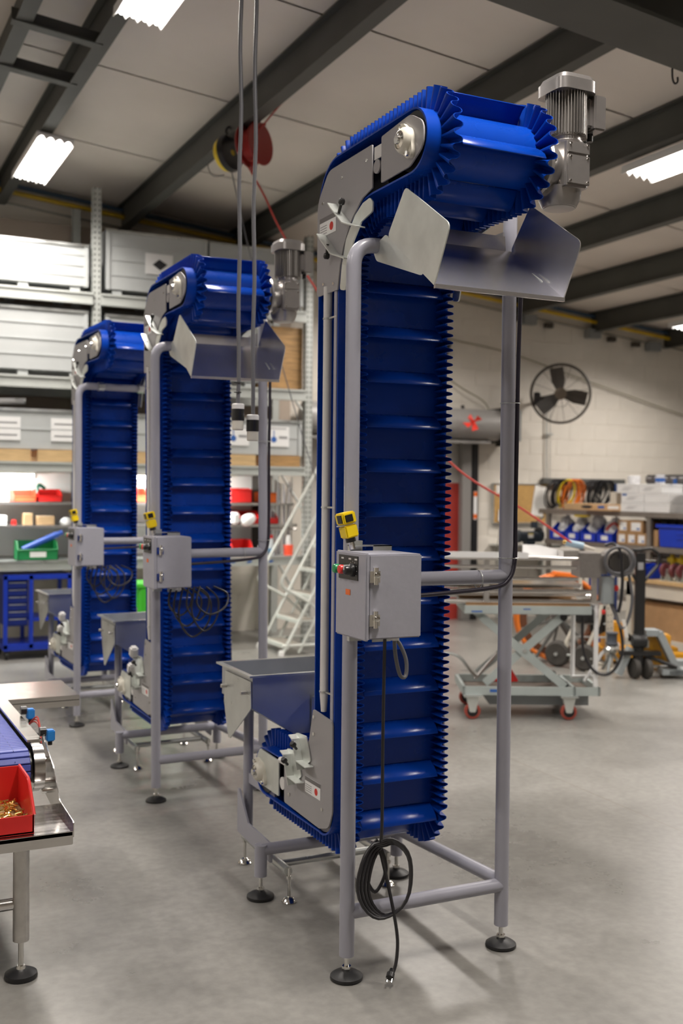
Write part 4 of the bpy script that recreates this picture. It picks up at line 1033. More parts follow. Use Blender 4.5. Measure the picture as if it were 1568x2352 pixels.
# ------------------------------------------------------------------ roller door in the back wall
dr = MB().box((DX0, Y1+.08, 0), (DX1, Y1+.10, DZ+.05)).build('door_1', M('grey white door curtain', (.52, .50, .47), .45), kind='structure')
MB().box((6.35, Y1+.07, .0), (DX1-.02, Y1+.08, 1.66)).build('red_panel', M('red door vinyl', (.42, .05, .04), .35, noise=.2, scale=2), dr)
MB().box((DX1-.05, Y1+.02, 0), (DX1+.0, Y1+.07, DZ)).build('timber_stop', wood_m, dr)
MB().box((6.97, Y1-.06, 0), (7.105, Y1+.02, 2.2)).build('guide_post', M('mid grey steel', (.24, .23, .22), .5), dr, bev=.006)
rl = MB().box((7.115, Y1-.07, 0), (7.19, Y1-.01, 2.16)).build('guide_rail', blackp, dr)
sg = MB().box((7.13, Y1-.073, 1.22), (7.175, Y1-.07, 1.56)).build('caution_label', white_m, rl)
for z in (1.23, 1.50): MB().box((7.13, Y1-.0745, z), (7.175, Y1-.0728, z+.055)).build('orange_block', orange, sg)
MB().cyl((DX0-.1, 10.86, 2.355), (7.33, 10.86, 2.355), .185, n=40).build('curtain_drum', M('drum grey paint', (.27, .26, .25), .4), dr)
MB().box((DX0-.1, 10.78, 2.13), (7.20, 10.98, 2.16)).build('bottom_bar', M('drum grey paint', (.27, .26, .25), .4), dr)
MB().box((7.33, 10.66, 2.15), (7.37, 11.08, 2.56)).build('end_bracket', blackp, dr)
MB().box((7.37, 10.72, 2.165), (7.60, 11.06, 2.545)).build('motor_box', M('box grey paint', (.25, .26, .26), .45), dr, bev=.01)
MB().box((7.40, 10.80, 2.11), (7.56, 10.98, 2.165)).build('motor_base', blackp, dr)
for k, (xa, xb) in enumerate(((7.44, 7.44), (7.54, 7.30))):
    MB().tube([(xa, 10.83, 2.12), ((xa+xb)/2, 10.83, 1.4), (xb, 10.83, .55)], .006, 6).build('hand_chain', M('chain steel', (.25, .24, .2), .5, .6), dr)
for x in (6.85, 6.4, 5.8): MB().cyl((x, 10.86, 2.53), (x, 10.86, 2.58), .02, n=10).build('drum_stud', blackp, dr)
t = thing('red_ribbon_bow', 'bright red crumpled tape bow stuck on the roller door drum', 'ribbon', (6.83, 10.63, 2.36))
for k in range(4):
    a = R(25+80*k); MB().plate([(0, 0, 0), (.14*math.cos(a), -.03, .10*math.sin(a)), (.11*math.cos(a+.7), -.05, .09*math.sin(a+.7)), (.02, -.02, .02)], .004).build('tape_tail', M('signal red tape', (.85, .05, .03), .4), t)

# ------------------------------------------------------------------ pipes and cables on the back wall
wp = lambda x, d: roofz(x)-d
MB().tube([(x, 11.0, wp(x, .135)) for x in (X0+.1, 1, 5, 9, X1-.1)], .024, 10).build('yellow_gas_pipe', M('yellow pipe paint', (.55, .36, .015), .45, noise=.1), label='yellow pipe running along the top of the back wall', cat='pipe')
MB().tube([(x, 11.04, wp(x, .055)) for x in (X0+.1, 1, 5, 9, X1-.1)], .022, 10).build('blue_pipe', M('dull blue pipe paint', (.05, .09, .15), .5), label='dull blue pipe just above the yellow pipe', cat='pipe')
t = thing('wall_conduit', 'dark conduit with junction boxes below the yellow pipe', 'conduit', (8, 11.04, 0))
MB().tube([(x-8, 0, wp(x, .24)) for x in (X0+.1, 1, 5, 9, X1-.1)], .012, 8).build('conduit_tube', M('conduit steel', (.3, .29, .26), .5, .5), t)
for x in (7.9, 8.9, 9.9): MB().box((x-8-.10, -.06, wp(x, .34)), (x-8+.10, .04, wp(x, .22))).build('junction_box', M('box grey paint', (.25, .26, .26), .45), t, bev=.006)
for x in (7.7, 8.2, 9.2, 9.6): MB().box((x-8-.05, -.05, wp(x, .33)), (x-8+.05, .02, wp(x, .27))).build('conduit_clip', brown_m, t)
MB().tube(spline([(6.2, 11.05, 3.46), (6.85, 11.05, 3.37), (7.67, 11.05, 3.26), (9, 11.05, 2.95), (10.38, 11.05, 2.635), (12, 11.05, 2.3)], 6), .008, 8).build('sloping_wall_cable', M('khaki cable', (.28, .26, .18), .6), label='khaki cable sloping across the block wall behind the fan', cat='cable')
MB().tube([(8.216, 11.06, 2.6), (8.222, 11.06, 2.2), (8.23, 11.06, 1.70)], .010, 10).tube([(8.27, 11.06, 2.6), (8.275, 11.06, 2.2), (8.28, 11.06, 1.70)], .005, 8).box((8.20, 11.03, 2.28), (8.30, 11.075, 2.30)).build('fan_conduit', galv, label='upright galvanised conduit on the wall below the fan', cat='conduit')
MB().tube(spline([(6.55, 11.0, 3.0), (6.9, 10.98, 2.8), (7.18, 10.95, 2.66), (7.25, 10.9, 2.54)], 5), .008, 6).build('door_motor_cable', M('khaki cable', (.28, .26, .18), .6), label='thin cable dropping to the roller door motor box', cat='cable')
MB().box((6.62, 10.97, 3.0), (6.70, 11.06, 3.36), rotm('Y', 22)).build('black_wall_bracket', blackp, bev=.006, label='black slanted bracket on the wall right of the nearest conveyor belt', cat='bracket')

# ------------------------------------------------------------------ wall fan
t = thing('wall_fan', 'round brown caged wall fan with three blades on the white block wall', 'fan', (8.0, 10.5, 2.745))
zx = Vector((-8.0, -10.5, -1.0)).normalized()
t.rotation_euler = zx.to_track_quat('Z', 'Y').to_euler()
Rf = .352
MB().torus((0, 0, 0), (0, 0, 1), Rf, .0125, 56, 8).build('outer_ring', brown_m, t)
MB().torus((0, 0, -.09), (0, 0, 1), Rf-.01, .006, 56, 6).build('rear_ring', brown_m, t)
w_ = MB()
for k in range(1, 16): w_.torus((0, 0, .055*(1-(k/16)**2)), (0, 0, 1), .075+(Rf-.08)*k/16, .0016, 48, 4)
w_.build('cage_wires', brown_m, t, kind='stuff')
for k in range(12):
    a = 2*PI*k/12+.15; MB().tube([(.07*math.cos(a), .07*math.sin(a), .058), (.22*math.cos(a), .22*math.sin(a), .045), (Rf*math.cos(a), Rf*math.sin(a), 0)], .0028, 6).build('cage_spoke', brown_m, t)
MB().torus((.0, -.06, .02), (0, 0, 1), .10, .0035, 30, 6).build('wire_loop', brown_m, t)
hb_ = MB().lathe([(.072, .045), (.070, .062), (.055, .068), (.0, .069)], (0, 0, 0), n=28).build('hub_badge', M('hub bronze', (.16, .13, .10), .35, .6), t)
MB().torus((0, 0, .062), (0, 0, 1), .068, .005, 30, 6).build('hub_rim', M('hub bronze', (.16, .13, .10), .35, .6), hb_)
for a in (100, -12, 218):
    ca, sa = math.cos(R(a)), math.sin(R(a)); ex = Vector((ca, sa, 0)); ey = Vector((-sa, ca, 0)); vs = []; fs = []
    for i in range(8):
        r_ = .05+.265*i/7; w0 = .046+.036*min(1, i/3); 
        for j in (-1, 1): vs += [tuple(ex*r_+ey*(w0*j)+Vector((0, 0, .028*j-.02))), tuple(ex*r_+ey*(w0*j)+Vector((0, 0, .028*j-.024)))]
    for i in range(7):
        b_ = i*4; n_ = b_+4
        fs += [(b_, b_+2, n_+2, n_), (b_+1, n_+1, n_+3, b_+3), (b_, n_, n_+1, b_+1), (b_+2, b_+3, n_+3, n_+2)]
    fs += [(0, 1, 3, 2), (28, 30, 31, 29)]
    MB().add(vs, fs).build('fan_blade', brown_m, t)
MB().cyl((0, 0, -.20), (0, 0, .0), .075, n=24).build('fan_motor', brown_m, t)
MB().box((-.32, -.14, -.34), (-.24, .02, -.06)).build('mount_box', blackp, t, bev=.01)
MB().cyl((-.26, -.06, -.20), (0, 0, -.16), .02, n=12).cyl((-.28, -.06, -.2), (-.20, -.06, -.62), .022, n=12).build('mount_arm', brown_m, t)

# ------------------------------------------------------------------ cork board, wall shelf, bench grinder
t = thing('cork_board', 'cork notice board with pinned papers on the block wall', 'notice board', (7.8, 11.07, 1.18))
MB().box((-.36, -.012, 0), (.42, .012, .47)).build('cork_panel', M('cork', (.50, .30, .10), .8, noise=.12, scale=40), t)
for a in (((-.375, -.02, -.015), (.435, .015, 0)), ((-.375, -.02, .47), (.435, .015, .485)), ((-.375, -.02, 0), (-.36, .015, .47)), ((.42, -.02, 0), (.435, .015, .47))): MB().box(*a).build('board_frame', galv, t)
for k_, (x0_, z0_, x1_, z1_, an) in enumerate(((-.33, .36, -.22, .46, 0), (.22, .08, .40, .46, 9), (.27, .12, .43, .42, -4), (-.30, .02, -.22, .16, 5))):
    MB().box((x0_, -.0155-.004*k_, z0_), (x1_, -.013-.004*k_, z1_), rotm('Y', an)).build('pinned_paper', paper, t)
t = thing('wall_shelf', 'narrow steel shelf on the wall below the cork board', 'shelf', (7.85, 10.85, .90))
MB().box((-.45, -.22, 0), (.40, .24, .02)).build('shelf_board', galv, t)
for x in (-.35, .3): MB().box((x, -.18, -.16), (x+.02, .24, 0)).build('shelf_bracket', galv, t); MB().box((x, .18, -.9), (x+.03, .24, -.1)).build('shelf_leg', galv, t)
t = thing('bench_grinder', 'dark bench grinder on the narrow shelf under the cork board', 'grinder', (7.80, 10.80, .92))
MB().cyl((-.16, 0, .10), (.10, 0, .10), .065, n=24).build('motor_body', grind, t)
MB().cyl((.10, 0, .11), (.155, 0, .11), .085, n=28).build('wheel_guard', grind, t); MB().cyl((-.21, 0, .10), (-.16, 0, .10), .08, n=28).build('wheel_guard', grind, t)
MB().box((-.08, -.05, 0), (.05, .05, .05)).build('grinder_base', grind, t, bev=.006)
MB().box((-.07, -.068, .085), (.0, -.06, .125)).build('maker_label', paper, t); MB().box((-.07, -.068, .125), (.0, -.06, .137)).build('yellow_label', yellow, t)
MB().box((.06, -.06, .19), (.15, .02, .205), rotm('X', 20)).build('eye_shield', blackp, t)
MB().box((.02, -.02, .20), (.10, .02, .28)).tube(spline([(.06, 0, .24), (.12, -.02, .30), (.20, 0, .34)], 4), .01, 8).build('flexible_lamp', grind, t)

# ------------------------------------------------------------------ cable hanks on the wall rail
t = thing('hook_rail', 'dark steel hook rail on the wall above the cable hanks', 'rail', (8.7, 11.04, 1.69))
MB().box((-.55, -.03, -.02), (.75, .04, .045)).build('rail_bar', M('dark rail steel', (.10, .10, .095), .5), t)
for x in (-.40, -.24, .12, .28): MB().cyl((x, 0, .0), (x, -.22, .0), .009, n=8).build('rail_hook', blackp, t)
def hank(label, x0, cols, loc):
    t = thing('cable_hank', label, 'cable hank', loc, group='cable hanks on the wall rail')
    random.seed(len(cols))
    for i, m in enumerate(cols):
        x = x0+.018*i; h = random.uniform(.30, .40); w = random.uniform(.11, .15); y = -.05-.010*(i % 5)
        pts = [(x+w*math.sin(2*PI*k/20)*(1 if k < 10 else .85)+.05, y-.06*math.cos(2*PI*k/20), -h/2+.03+h/2*math.cos(2*PI*k/20)) for k in range(20)]
        MB().tube(pts, .0085, 6, closed=True).build('cable_loop', m, t)
hank('hank of black, yellow and orange cables hanging on the wall rail', -.17, [cable_m]*9+[yellow]*3+[orange_p]*7, (8.36, 10.99, 1.69))
hank('hank of thick black cables hanging on the wall rail', -.14, [cable_m]*14, (8.92, 10.99, 1.69))

# ------------------------------------------------------------------ steel shelving along the right side
t = thing('steel_shelving', 'brown grey steel shelving unit holding blue bins and white boxes', 'shelving', (8.05, 8.8, 0))
def L(mb): return mb.xf(lambda v: Vector((v.x-8.05, v.y-8.8, v.z)))
shel = M('worn brown grey steel', (.25, .225, .20), .42, .4, noise=.12, scale=6)
for y in (10.45, 8.72, 7.0):
    for x in (7.8, 8.30): L(MB().box((x, y-.03, 0), (x+.035, y+.03, 1.345))).build('post', shel, t)
for z in (1.36, 1.005, .45):
    L(MB().box((7.795, 6.95, z-.02), (8.34, 10.62 if z > 1.3 else 10.5, z))).build('shelf_board', shel, t)
    L(MB().box((7.79, 6.95, z-.055), (7.80, 10.62 if z > 1.3 else 10.5, z))).build('shelf_edge', shel, t)
zs = 1.005
for k in range(4):
    stack_bin('blue_parts_bin', ('blue shelf bin nearest the cork board, leftmost of four', 'second blue shelf bin from the cork board', 'third blue shelf bin from the cork board', 'blue shelf bin next to the small brown cartons')[k], blue_bin, (7.97, 10.28-.285*k, zs), .275, .33, .20, rz=-PI/2, group='blue bins on the steel shelving', front=.5)
def bag(label, loc, s, sd):
    random.seed(sd)
    bm = bmesh.new(); bmesh.ops.create_icosphere(bm, subdivisions=3, radius=1)
    for v in bm.verts:
        k = 1+.28*math.sin(v.co.x*7+sd)*math.cos(v.co.y*9+sd*2)+random.uniform(-.1, .1); z = v.co.z
        v.co = Vector((v.co.x*k*s[0]*(1-.35*max(0, z)), v.co.y*k*s[1]*(1-.35*max(0, z)), (z+1)*.5*s[2]*(1+.1*math.sin(v.co.x*9))))
    me = bpy.data.meshes.new('plastic_bag'); bm.to_mesh(me); bm.free(); me.materials.append(clear_m)
    return link('plastic_bag', me, None, label=label, cat='bag', group='clear plastic bags in the blue bins', loc=loc)
for k in range(4): bag(('crumpled clear bag in the leftmost blue bin', 'crumpled clear bag in the second blue bin', 'large silvery clear bag in the third blue bin', 'clear bag and red cable in the blue bin by the cartons')[k], (7.96, 10.28-.285*k, zs+.008), (.11, .10, .27+.04*(k == 2)), 3+k)
MB().tube(spline([(7.90, 9.50, zs+.05), (7.86, 9.44, zs+.16), (7.9, 9.36, zs+.22), (7.95, 9.33, zs+.12)], 5), .012, 8).build('red_cable_end', inkr, label='short red cable sticking out of the blue bin by the cartons', cat='cable')
names = ('small brown carton, lower row, beside the blue bins', 'small brown carton, lower row, middle of three', 'small brown carton, lower row, against the shelf post', 'small brown carton, upper row, beside the plastic bags', 'small brown carton, upper row, against the shelf post')
for k in range(3): carton(names[k], (7.95, 9.16-.155*k, zs), (.26, .148, .125), cardb, face='-x', group='small brown cartons on the shelving')
for k in range(2): carton(names[3+k], (7.95, 9.14-.20*k, zs+.126), (.26, .16+.06*k, .135), cardb, face='-x', group='small brown cartons on the shelving')
t = thing('blue_tote', 'large blue stacking tote on the shelving at the right edge', 'tote', (8.0, 8.28, zs))
MB().prism([(-.30, 0), (.30, 0), (.33, .22), (-.33, .22)], 'x', -.17, .17).build('tote_body', blue_bin, t, bev=.008)
MB().box((-.19, -.345, .20), (.19, .345, .235)).build('tote_rim', blue_bin, t, bev=.004)
for k in range(2): MB().box((-.182, -.20, .09+.05*k), (-.168, .05, .105+.05*k)).build('tote_rib', blue_bin, t)
carton('plain brown carton standing against the shelf post beside the blue tote', (7.93, 8.64, zs), (.2, .06, .17), cardb, lbl=False)
# top shelf
zt_ = 1.36
t = carton('long flat cardboard box with a dark oval print on the top shelf', (7.93, 9.64, zt_), (.24, 1.05, .075), card_l, lbl=False)
MB().prism(circ(.12, .042, .5, 20), 'x', -.1222, -.1198).xf(lambda v: Vector((v.x, .10+(v.y-.12)*.20, .04+(v.z-.042)*.036))).build('oval_print', ink, t)
MB().box((-.1215, -.20, .025), (-.1195, -.09, .055)).build('blue_sticker', inkb, t); MB().box((-.1215, -.44, .02), (-.1195, -.26, .058)).build('white_sticker', white_m, t)
MB().box((7.80, 9.70, zt_-.075), (7.83, 9.95, zt_-.05)).build('yellow_strap_end', yellow, label='yellow strap end hanging under the top shelf', cat='strap')
MB().box((7.68, 9.15, zt_+.001), (7.80, 9.72, zt_+.006), rotm('Y', 3)).build('loose_card_sheet', card_l, label='loose cardboard sheet under the long flat box', cat='cardboard')
lbs = ('white flat carton, bottom row, next to the long cardboard box', 'white flat carton, bottom row, at the right', 'white flat carton, middle row, with the blue logo', 'white flat carton, middle row, plain one at the right', 'white flat carton, top row, at the left', 'white flat carton, top row, at the right')
i = 0
for rw in range(3):
    off = (.0, .0, .08)[rw]; w2 = (.37, .36, .34)[rw]
    for c_ in range(2):
        t = thing('white_carton', lbs[i], 'box', (7.95, 8.98+off-.005-(w2+.004)*c_, zt_+.1*rw), 0, 'white flat cartons on the shelving'); i += 1
        MB().box((-.15, -w2/2, 0), (.15, w2/2, .098)).build('carton_body', white_m, t, bev=.003, seg=1)
        MB().box((-.151, -w2/2, .074), (-.1495, w2/2, .0755)).build('lid_edge', inkg, t)
        if rw == 1 and c_ == 0: MB().box((-.1515, w2/2-.09, .072), (-.1498, w2/2-.02, .092)).build('blue_logo', inkb, t)
        if c_ == 0 or rw == 2:
            mb = MB()
            for k in range(3): mb.box((-.1512, -w2*.05-.03*k, .03+.012*k), (-.1498, w2*.30-.02*k, .034+.012*k))
            mb.build('handwriting', inkg, t)
carton('blue topped box on the shelving left of the white cartons', (8.05, 9.37, zt_+.0), (.2, .14, .30), M('dull blue card', (.02, .06, .2), .6), lbl=False)
carton('upright cream box on the shelving beside the white cartons', (7.88, 9.32, zt_), (.1, .10, .21), cream, lbl=False)
for (y, z, r_, h, lb, m) in ((9.24, zt_+.302, .07, .09, 'clear plastic bag bundle above the white cartons', clear_m), (8.72, zt_+.30, .05, .10, 'clear jar with blue label on the white cartons', clear_m), (8.50, zt_+.30, .02, .05, 'small blue spool on the white cartons', inkb)):
    t = thing('clear_jar' if m is not inkb else 'blue_spool', lb, 'jar' if m is not inkb else 'spool', (7.95 if y < 9.2 else 8.05, y, z))
    MB().lathe([(r_*.9, 0), (r_, .01), (r_, h*.8), (r_*.8, h)], (0, 0, 0), n=18).build('jar_body', m, t)
    if r_ == .05: MB().lathe([(r_+.001, .02), (r_+.001, h*.6)], (0, 0, 0), n=18).build('jar_label', inkb, t)
t = thing('black_lid_jar', 'big clear jar with black lid at the right edge of the shelving', 'jar', (8.05, 8.18, zt_))
MB().lathe([(.12, 0), (.125, .02), (.125, .24), (.12, .25)], (0, 0, 0), n=24).build('jar_body', M('smoky jar plastic', (.2, .2, .2), .3), t)
MB().lathe([(.128, .25), (.128, .275), (.12, .28)], (0, 0, 0), n=24).build('jar_lid', blackp, t); MB().box((-.128, -.03, .12), (-.123, .03, .2)).build('jar_label', white_m, t)
def drawers(name, label, x, y0, y1, z0, nr, nc, rh):
    t = thing(name, label, 'cabinet', (x, (y0+y1)/2, z0)); w = (y1-y0)/nc; h = (y1-y0)/2
    MB().box((.02, -h, 0), (.25, h, nr*rh+.01)).build('cabinet_case', M('dark rail steel', (.10, .10, .095), .5), t)
    me = MB().box((-.01, -w/2+.006, .006), (.03, w/2-.006, rh-.008)).mesh('drawer', bev=.003, seg=1); me.materials.append(drawer_m)
    mp = MB().box((-.018, -w*.28, rh*.62), (-.008, w*.28, rh*.74)).mesh('drawer_pull'); mp.materials.append(whitep)
    for r_ in range(nr):
        for c_ in range(nc):
            d = link('drawer', me, t, loc=(0, -h+w*(c_+.5), r_*rh)); link('drawer_pull', mp, d)
    return t
drawers('parts_cabinet', 'dark small parts drawer cabinet behind the white cartons', 8.36, 7.1, 9.40, 1.10, 8, 18, .082)
drawers('parts_cabinet', 'low drawer cabinet behind the right bench with yellow clamps before it', 8.36, 7.1, 9.6, .69, 4, 16, .085)
for k in range(3):
    t = thing('yellow_clamp', ('yellow bar clamp left of three, under the shelf', 'yellow bar clamp in the middle, under the shelf', 'yellow bar clamp right of three, under the shelf')[k], 'clamp', (7.93, 8.50-.14*k, .69), group='yellow clamps on the right bench')
    MB().box((-.015, -.015, 0), (.015, .015, .24)).build('clamp_bar', yellow, t); MB().box((-.03, -.05, .16), (.03, .05, .21)).build('clamp_jaw', yellow, t, bev=.006); MB().box((-.03, -.03, 0), (.03, .04, .03)).build('clamp_foot', blackp, t)

# ------------------------------------------------------------------ right bench with wooden top
t = thing('work_bench', 'cream steel work bench with timber top at the right edge', 'bench', (7.8, 7.5, 0))
def L(mb): return mb.xf(lambda v: Vector((v.x-7.8, v.y-7.5, v.z)))
L(MB().box((7.47, 6.3, .655), (7.79, 8.72, .69))).build('bench_top', wood_l, t, bev=.004)
L(MB().box((7.50, 6.32, .51), (7.53, 8.70, .655))).build('apron', cream, t)
for y in (8.62, 6.4):
    for x in (7.50, 7.70): L(MB().box((x, y, 0), (x+.07, y+.08, .655))).build('bench_leg', cream, t)
L(MB().box((7.50, 6.4, .03), (7.54, 8.66, .11))).build('lower_rail', cream, t)
L(MB().box((7.52, 6.4, .08), (7.78, 8.66, .10))).build('lower_shelf', cream, t)
carton('big brown cardboard box on the lower shelf of the cream bench', (7.66, 7.85, .10), (.22, 1.45, .36), cardb, lbl=False)
stack_bin('blue_parts_bin', 'blue bin on the timber bench top behind the pallet jack handle', blue_bin, (7.62, 8.50, .69), .17, .22, .15, rz=-PI/2, front=.7)
for k in range(6):
    y = 8.24-.115*k
    t = thing('caster_wheel', 'maroon caster standing upside down in the row on the timber bench top', 'caster', (7.60, y, .69), rz=.25*(k % 2), group='casters on the bench top')
    MB().box((-.045, -.035, 0), (.045, .035, .006)).build('caster_plate', zinc, t)
    MB().prism([(-.035, .006), (.035, .006), (.015, .12), (-.015, .12)], 'y', -.034, -.029).build('caster_fork', zinc, t); MB().prism([(-.035, .006), (.035, .006), (.015, .12), (-.015, .12)], 'y', .029, .034).build('caster_fork', zinc, t)
    MB().lathe([(.045, -.022), (.066, -.018), (.070, 0), (.066, .018), (.045, .022)], (0, 0, .105), (0, 1, 0), 26).build('caster_tyre', maroon, t); MB().lathe([(.046, -.015), (.046, .015)], (0, 0, .105), (0, 1, 0), 20).cyl((0, -.04, .105), (0, .04, .105), .009, n=10).build('caster_hub', brushed, t)

# ------------------------------------------------------------------ things standing turned towards the camera
cA_, sA_ = math.cos(AZ), math.sin(AZ)
def UV(u, d): return (u*cA_+d*sA_, -u*sA_+d*cA_, 0)
t = thing('scissor_lift_table', 'pale green grey scissor lift table on red casters', 'lift table', UV(1.3, 7.35), -AZ)
MB().box((-.455, 0, .165), (.489, .02, .222)).box((-.455, .50, .165), (.489, .52, .222)).box((-.455, 0, .165), (-.435, .52, .222)).box((.30, 0, .165), (.32, .52, .222)).box((.47, 0, .165), (.489, .52, .222)).build('base_frame', liftg, t)
MB().box((-.435, .02, .165), (.30, .50, .170)).box((.32, .02, .165), (.47, .50, .17)).build('base_pan', M('rusty pan steel', (.12, .09, .07), .7, noise=.3, scale=6), t)
MB().prism([(-.32, .165), (-.26, .08), (.43, .08), (.43, .165)], 'y', .10, .42).build('under_tray', jackg, t)
MB().box((-.449, -.01, .722), (.42, .53, .781)).build('platform', liftg, t, bev=.004)
MB().box((-.44, 0, .781), (.41, .52, .787)).build('platform_mat', cardb, t)
mb = MB(); mb.box((-.405, -.0115, .735), (-.33, -.0095, .745)).box((-.05, -.0115, .755), (.0, -.0095, .762)); mb.build('blue_mark', inkb, t)
MB().box((-.27, -.002, .185), (-.21, -.0005, .205)).build('blue_label', inkb, t)
def bar2(mb, a, b, w, y0, y1):
    a = Vector(a); b = Vector(b); d = (b-a).normalized(); n = Vector((-d.y, d.x))*w/2
    return mb.prism([tuple(a-n), tuple(b-n), tuple(b+n), tuple(a+n)], 'y', y0, y1)
for y in (.04, .46):
    bar2(MB(), (-.30, .237), (.236, .713), .055, y, y+.012).build('scissor_arm', liftg, t)
    bar2(MB(), (.25, .222), (-.33, .70), .055, y-.014, y-.002).build('scissor_arm', liftg, t)
    MB().cyl((-.032, y-.02, .468), (-.032, y+.02, .468), .016, n=16).build('pivot_pin', galv, t)
    MB().cyl((.236, y-.01, .70), (.236, y+.02, .70), .025, n=16).cyl((.25, y-.01, .235), (.25, y+.02, .235), .025, n=16).build('arm_roller', blackp, t)
MB().prism(rpoly([(-.23, .232), (-.045, .232), (-.10, .32), (-.15, .345)], .01, 2), 'y', .15, .17).build('red_safety_stop', red_bin, t)
MB().cyl((-.34, .25, .235), (-.19, .25, .42), .012, n=10).build('hydraulic_ram', brushed, t)
MB().tube(spline([(-.34, .22, .26), (-.39, .16, .31), (-.46, .10, .40), (-.54, .06, .44), (-.62, .03, .44)], 5), .011, 10).build('pump_handle', galv, t)
for (x, y) in ((-.389, .0), (.271, .0), (-.37, .50), (.30, .50)):
    w = MB().lathe([(.034, -.018), (.050, -.017), (.056, -.010), (.056, .010), (.050, .017), (.034, .018)], (x, y, .056), (0, 1, 0), 26).build('caster_tyre', redwheel, t)
    MB().lathe([(.030, -.021), (.037, -.020), (.037, .020), (.030, .021)], (x, y, .056), (0, 1, 0), 20).build('caster_hub', black, w)
    for s_ in (-1, 1): MB().prism(rpoly([(x-.045, .16), (x+.045, .16), (x+.020, .05), (x-.020, .05)], .01, 2), 'y', y+s_*.024-.002, y+s_*.024+.002).build('caster_fork', zinc, w)
    MB().box((x-.06, y-.04, .155), (x+.06, y+.04, .165)).build('caster_plate', galv, w)

t = thing('stainless_conveyor_frame', 'stainless conveyor frame with motor lying on the scissor lift table', 'conveyor', (*UV(1.3, 7.35)[:2], .787), -AZ)
def Z(mb): return mb.xf(lambda v: Vector((v.x, v.y, v.z-.787)))
for z, r_, y in ((.806, .019, .03), (.876, .018, .03), (.806, .019, .46), (.876, .018, .46)): Z(MB().cyl((-1.15, y, z), (.53 if z < .85 else .44, y, z), r_, n=14)).build('frame_tube', stain, t)
for z, y in ((1.105, .0), (1.045, .02), (1.105, .46), (.965, .03)): Z(MB().cyl((-1.15, y, z), (.33, y, z), .0125, n=12)).build('rail_tube', stain, t)
Z(MB().box((-1.1, .05, .845), (.40, .42, .852))).build('drip_tray', stain, t); Z(MB().box((-1.1, .05, .92), (.36, .42, .926))).build('drip_tray', stain, t)
for x in (-.9, -.3, .44): Z(MB().box((x-.018, .01, .80), (x+.018, .05, 1.10))).build('upright', brushed, t)
Z(MB().box((-1.15, -.01, 1.098), (.30, .47, 1.112))).build('white_guard', white_m, t); Z(MB().box((-1.15, -.014, 1.108), (-.02, -.004, 1.148))).build('white_guard', white_m, t)
Z(MB().prism(rpoly([(-.02, 1.11), (.235, 1.11), (.235, 1.155), (.10, 1.185), (-.02, 1.19)], [.0, .01, .03, .06, .0]), 'y', .20, .23)).build('curved_guard', white_m, t)
Z(MB().box((.22, .0, 1.11), (.325, .40, 1.16))).build('drive_cover', brushed, t)
Z(MB().box((.325, -.05, .98), (.468, .24, 1.148))).build('gear_cover', M('brushed cover', (.36, .34, .33), .4, .9, noise=.06, scale=40), t, bev=.003)
mo = Z(MB().cyl((.59, -.04, 1.085), (.59, .20, 1.085), .083, n=28).box((.47, .03, 1.0), (.53, .17, 1.13))).build('motor', motor_m, t)
Z(MB().box((.66, -.02, 1.0), (.70, .14, 1.165))).build('terminal_box', motor_m, t, bev=.006)
Z(MB().lathe([(.074, 0), (.072, .008), (.03, .012)], (.59, -.04, 1.085), (0, -1, 0), 26)).build('fan_grille', blackp, t)
g_ = MB()
for k in range(9): dz = -.06+.015*k; hw = math.sqrt(max(0, .068**2-dz*dz)); g_.box((.59-hw, -.056, 1.085+dz-.0015), (.59+hw, -.052, 1.085+dz+.0015)).box((.59+dz-.0015, -.056, 1.085-hw), (.59+dz+.0015, -.052, 1.085+hw))
Z(g_).build('grille_wire', motor_d, t, kind='stuff')
for k in range(2): Z(MB().torus((.585-.01*k, -.085-.012*k, 1.095+.01*k), (.12, 1, .1*k), .098-.008*k, .009, 32, 8)).build('cable_loop', cableg, t)
Z(MB().tube(spline([(.50, -.02, 1.20), (.55, -.04, 1.215), (.58, -.10, 1.17), (.60, -.10, 1.0), (.60, -.08, .85), (.59, -.05, .75)], 6), .011, 8)).build('motor_cable', cable_m, t)
Z(MB().tube(spline([(.67, .0, 1.0), (.69, -.02, .85), (.67, -.03, .72), (.62, -.03, .64), (.55, 0, .80)], 6), .011, 8)).build('flex_conduit', cableg, t)
Z(MB().tube(spline([(.56, 0, .80), (.62, 0, .62), (.63, 0, .45), (.55, 0, .32), (.44, 0, .34), (.37, .02, .48), (.37, .05, .70)], 6), .010, 8)).build('hanging_cable', cable_m, t)
cb = Z(MB().box((.483, -.03, .80), (.565, .10, .985))).build('control_box', jackg, t, bev=.006)
Z(MB().lathe([(.010, 0), (.010, .016), (.020, .018), (.022, .034), (.016, .040)], (.565, .03, .905), (1, 0, 0), 18)).build('red_stop_button', red_b, cb)
Z(MB().lathe([(.016, 0), (.017, .02), (.012, .026)], (.485, -.01, .745), (1, -.2, 0), 16)).build('red_knob', red_b, cb)
Z(MB().plate([(.615, -.04, .70), (.64, -.045, .70), (.665, -.04, .575), (.64, -.04, .575)], .001)).build('paper_tag', paper, t)
for x, y in ((.39, .45), (.459, .03)): Z(MB().cyl((x, y, .225), (x, y, .79), .0165, n=14)).build('white_leg', white_m, t)
Z(MB().cyl((.459, .03, .30), (.39, .45, .22), .010, n=10).cyl((.40, .1, .25), (.52, .1, .45), .012, n=10)).build('leg_brace', white_m, t)
t = thing('air_gun', 'pale blue air gun at the end of the red hose, on the stainless conveyor', 'air gun', (*UV(1.62, 7.42)[:2], 1.16), -AZ)
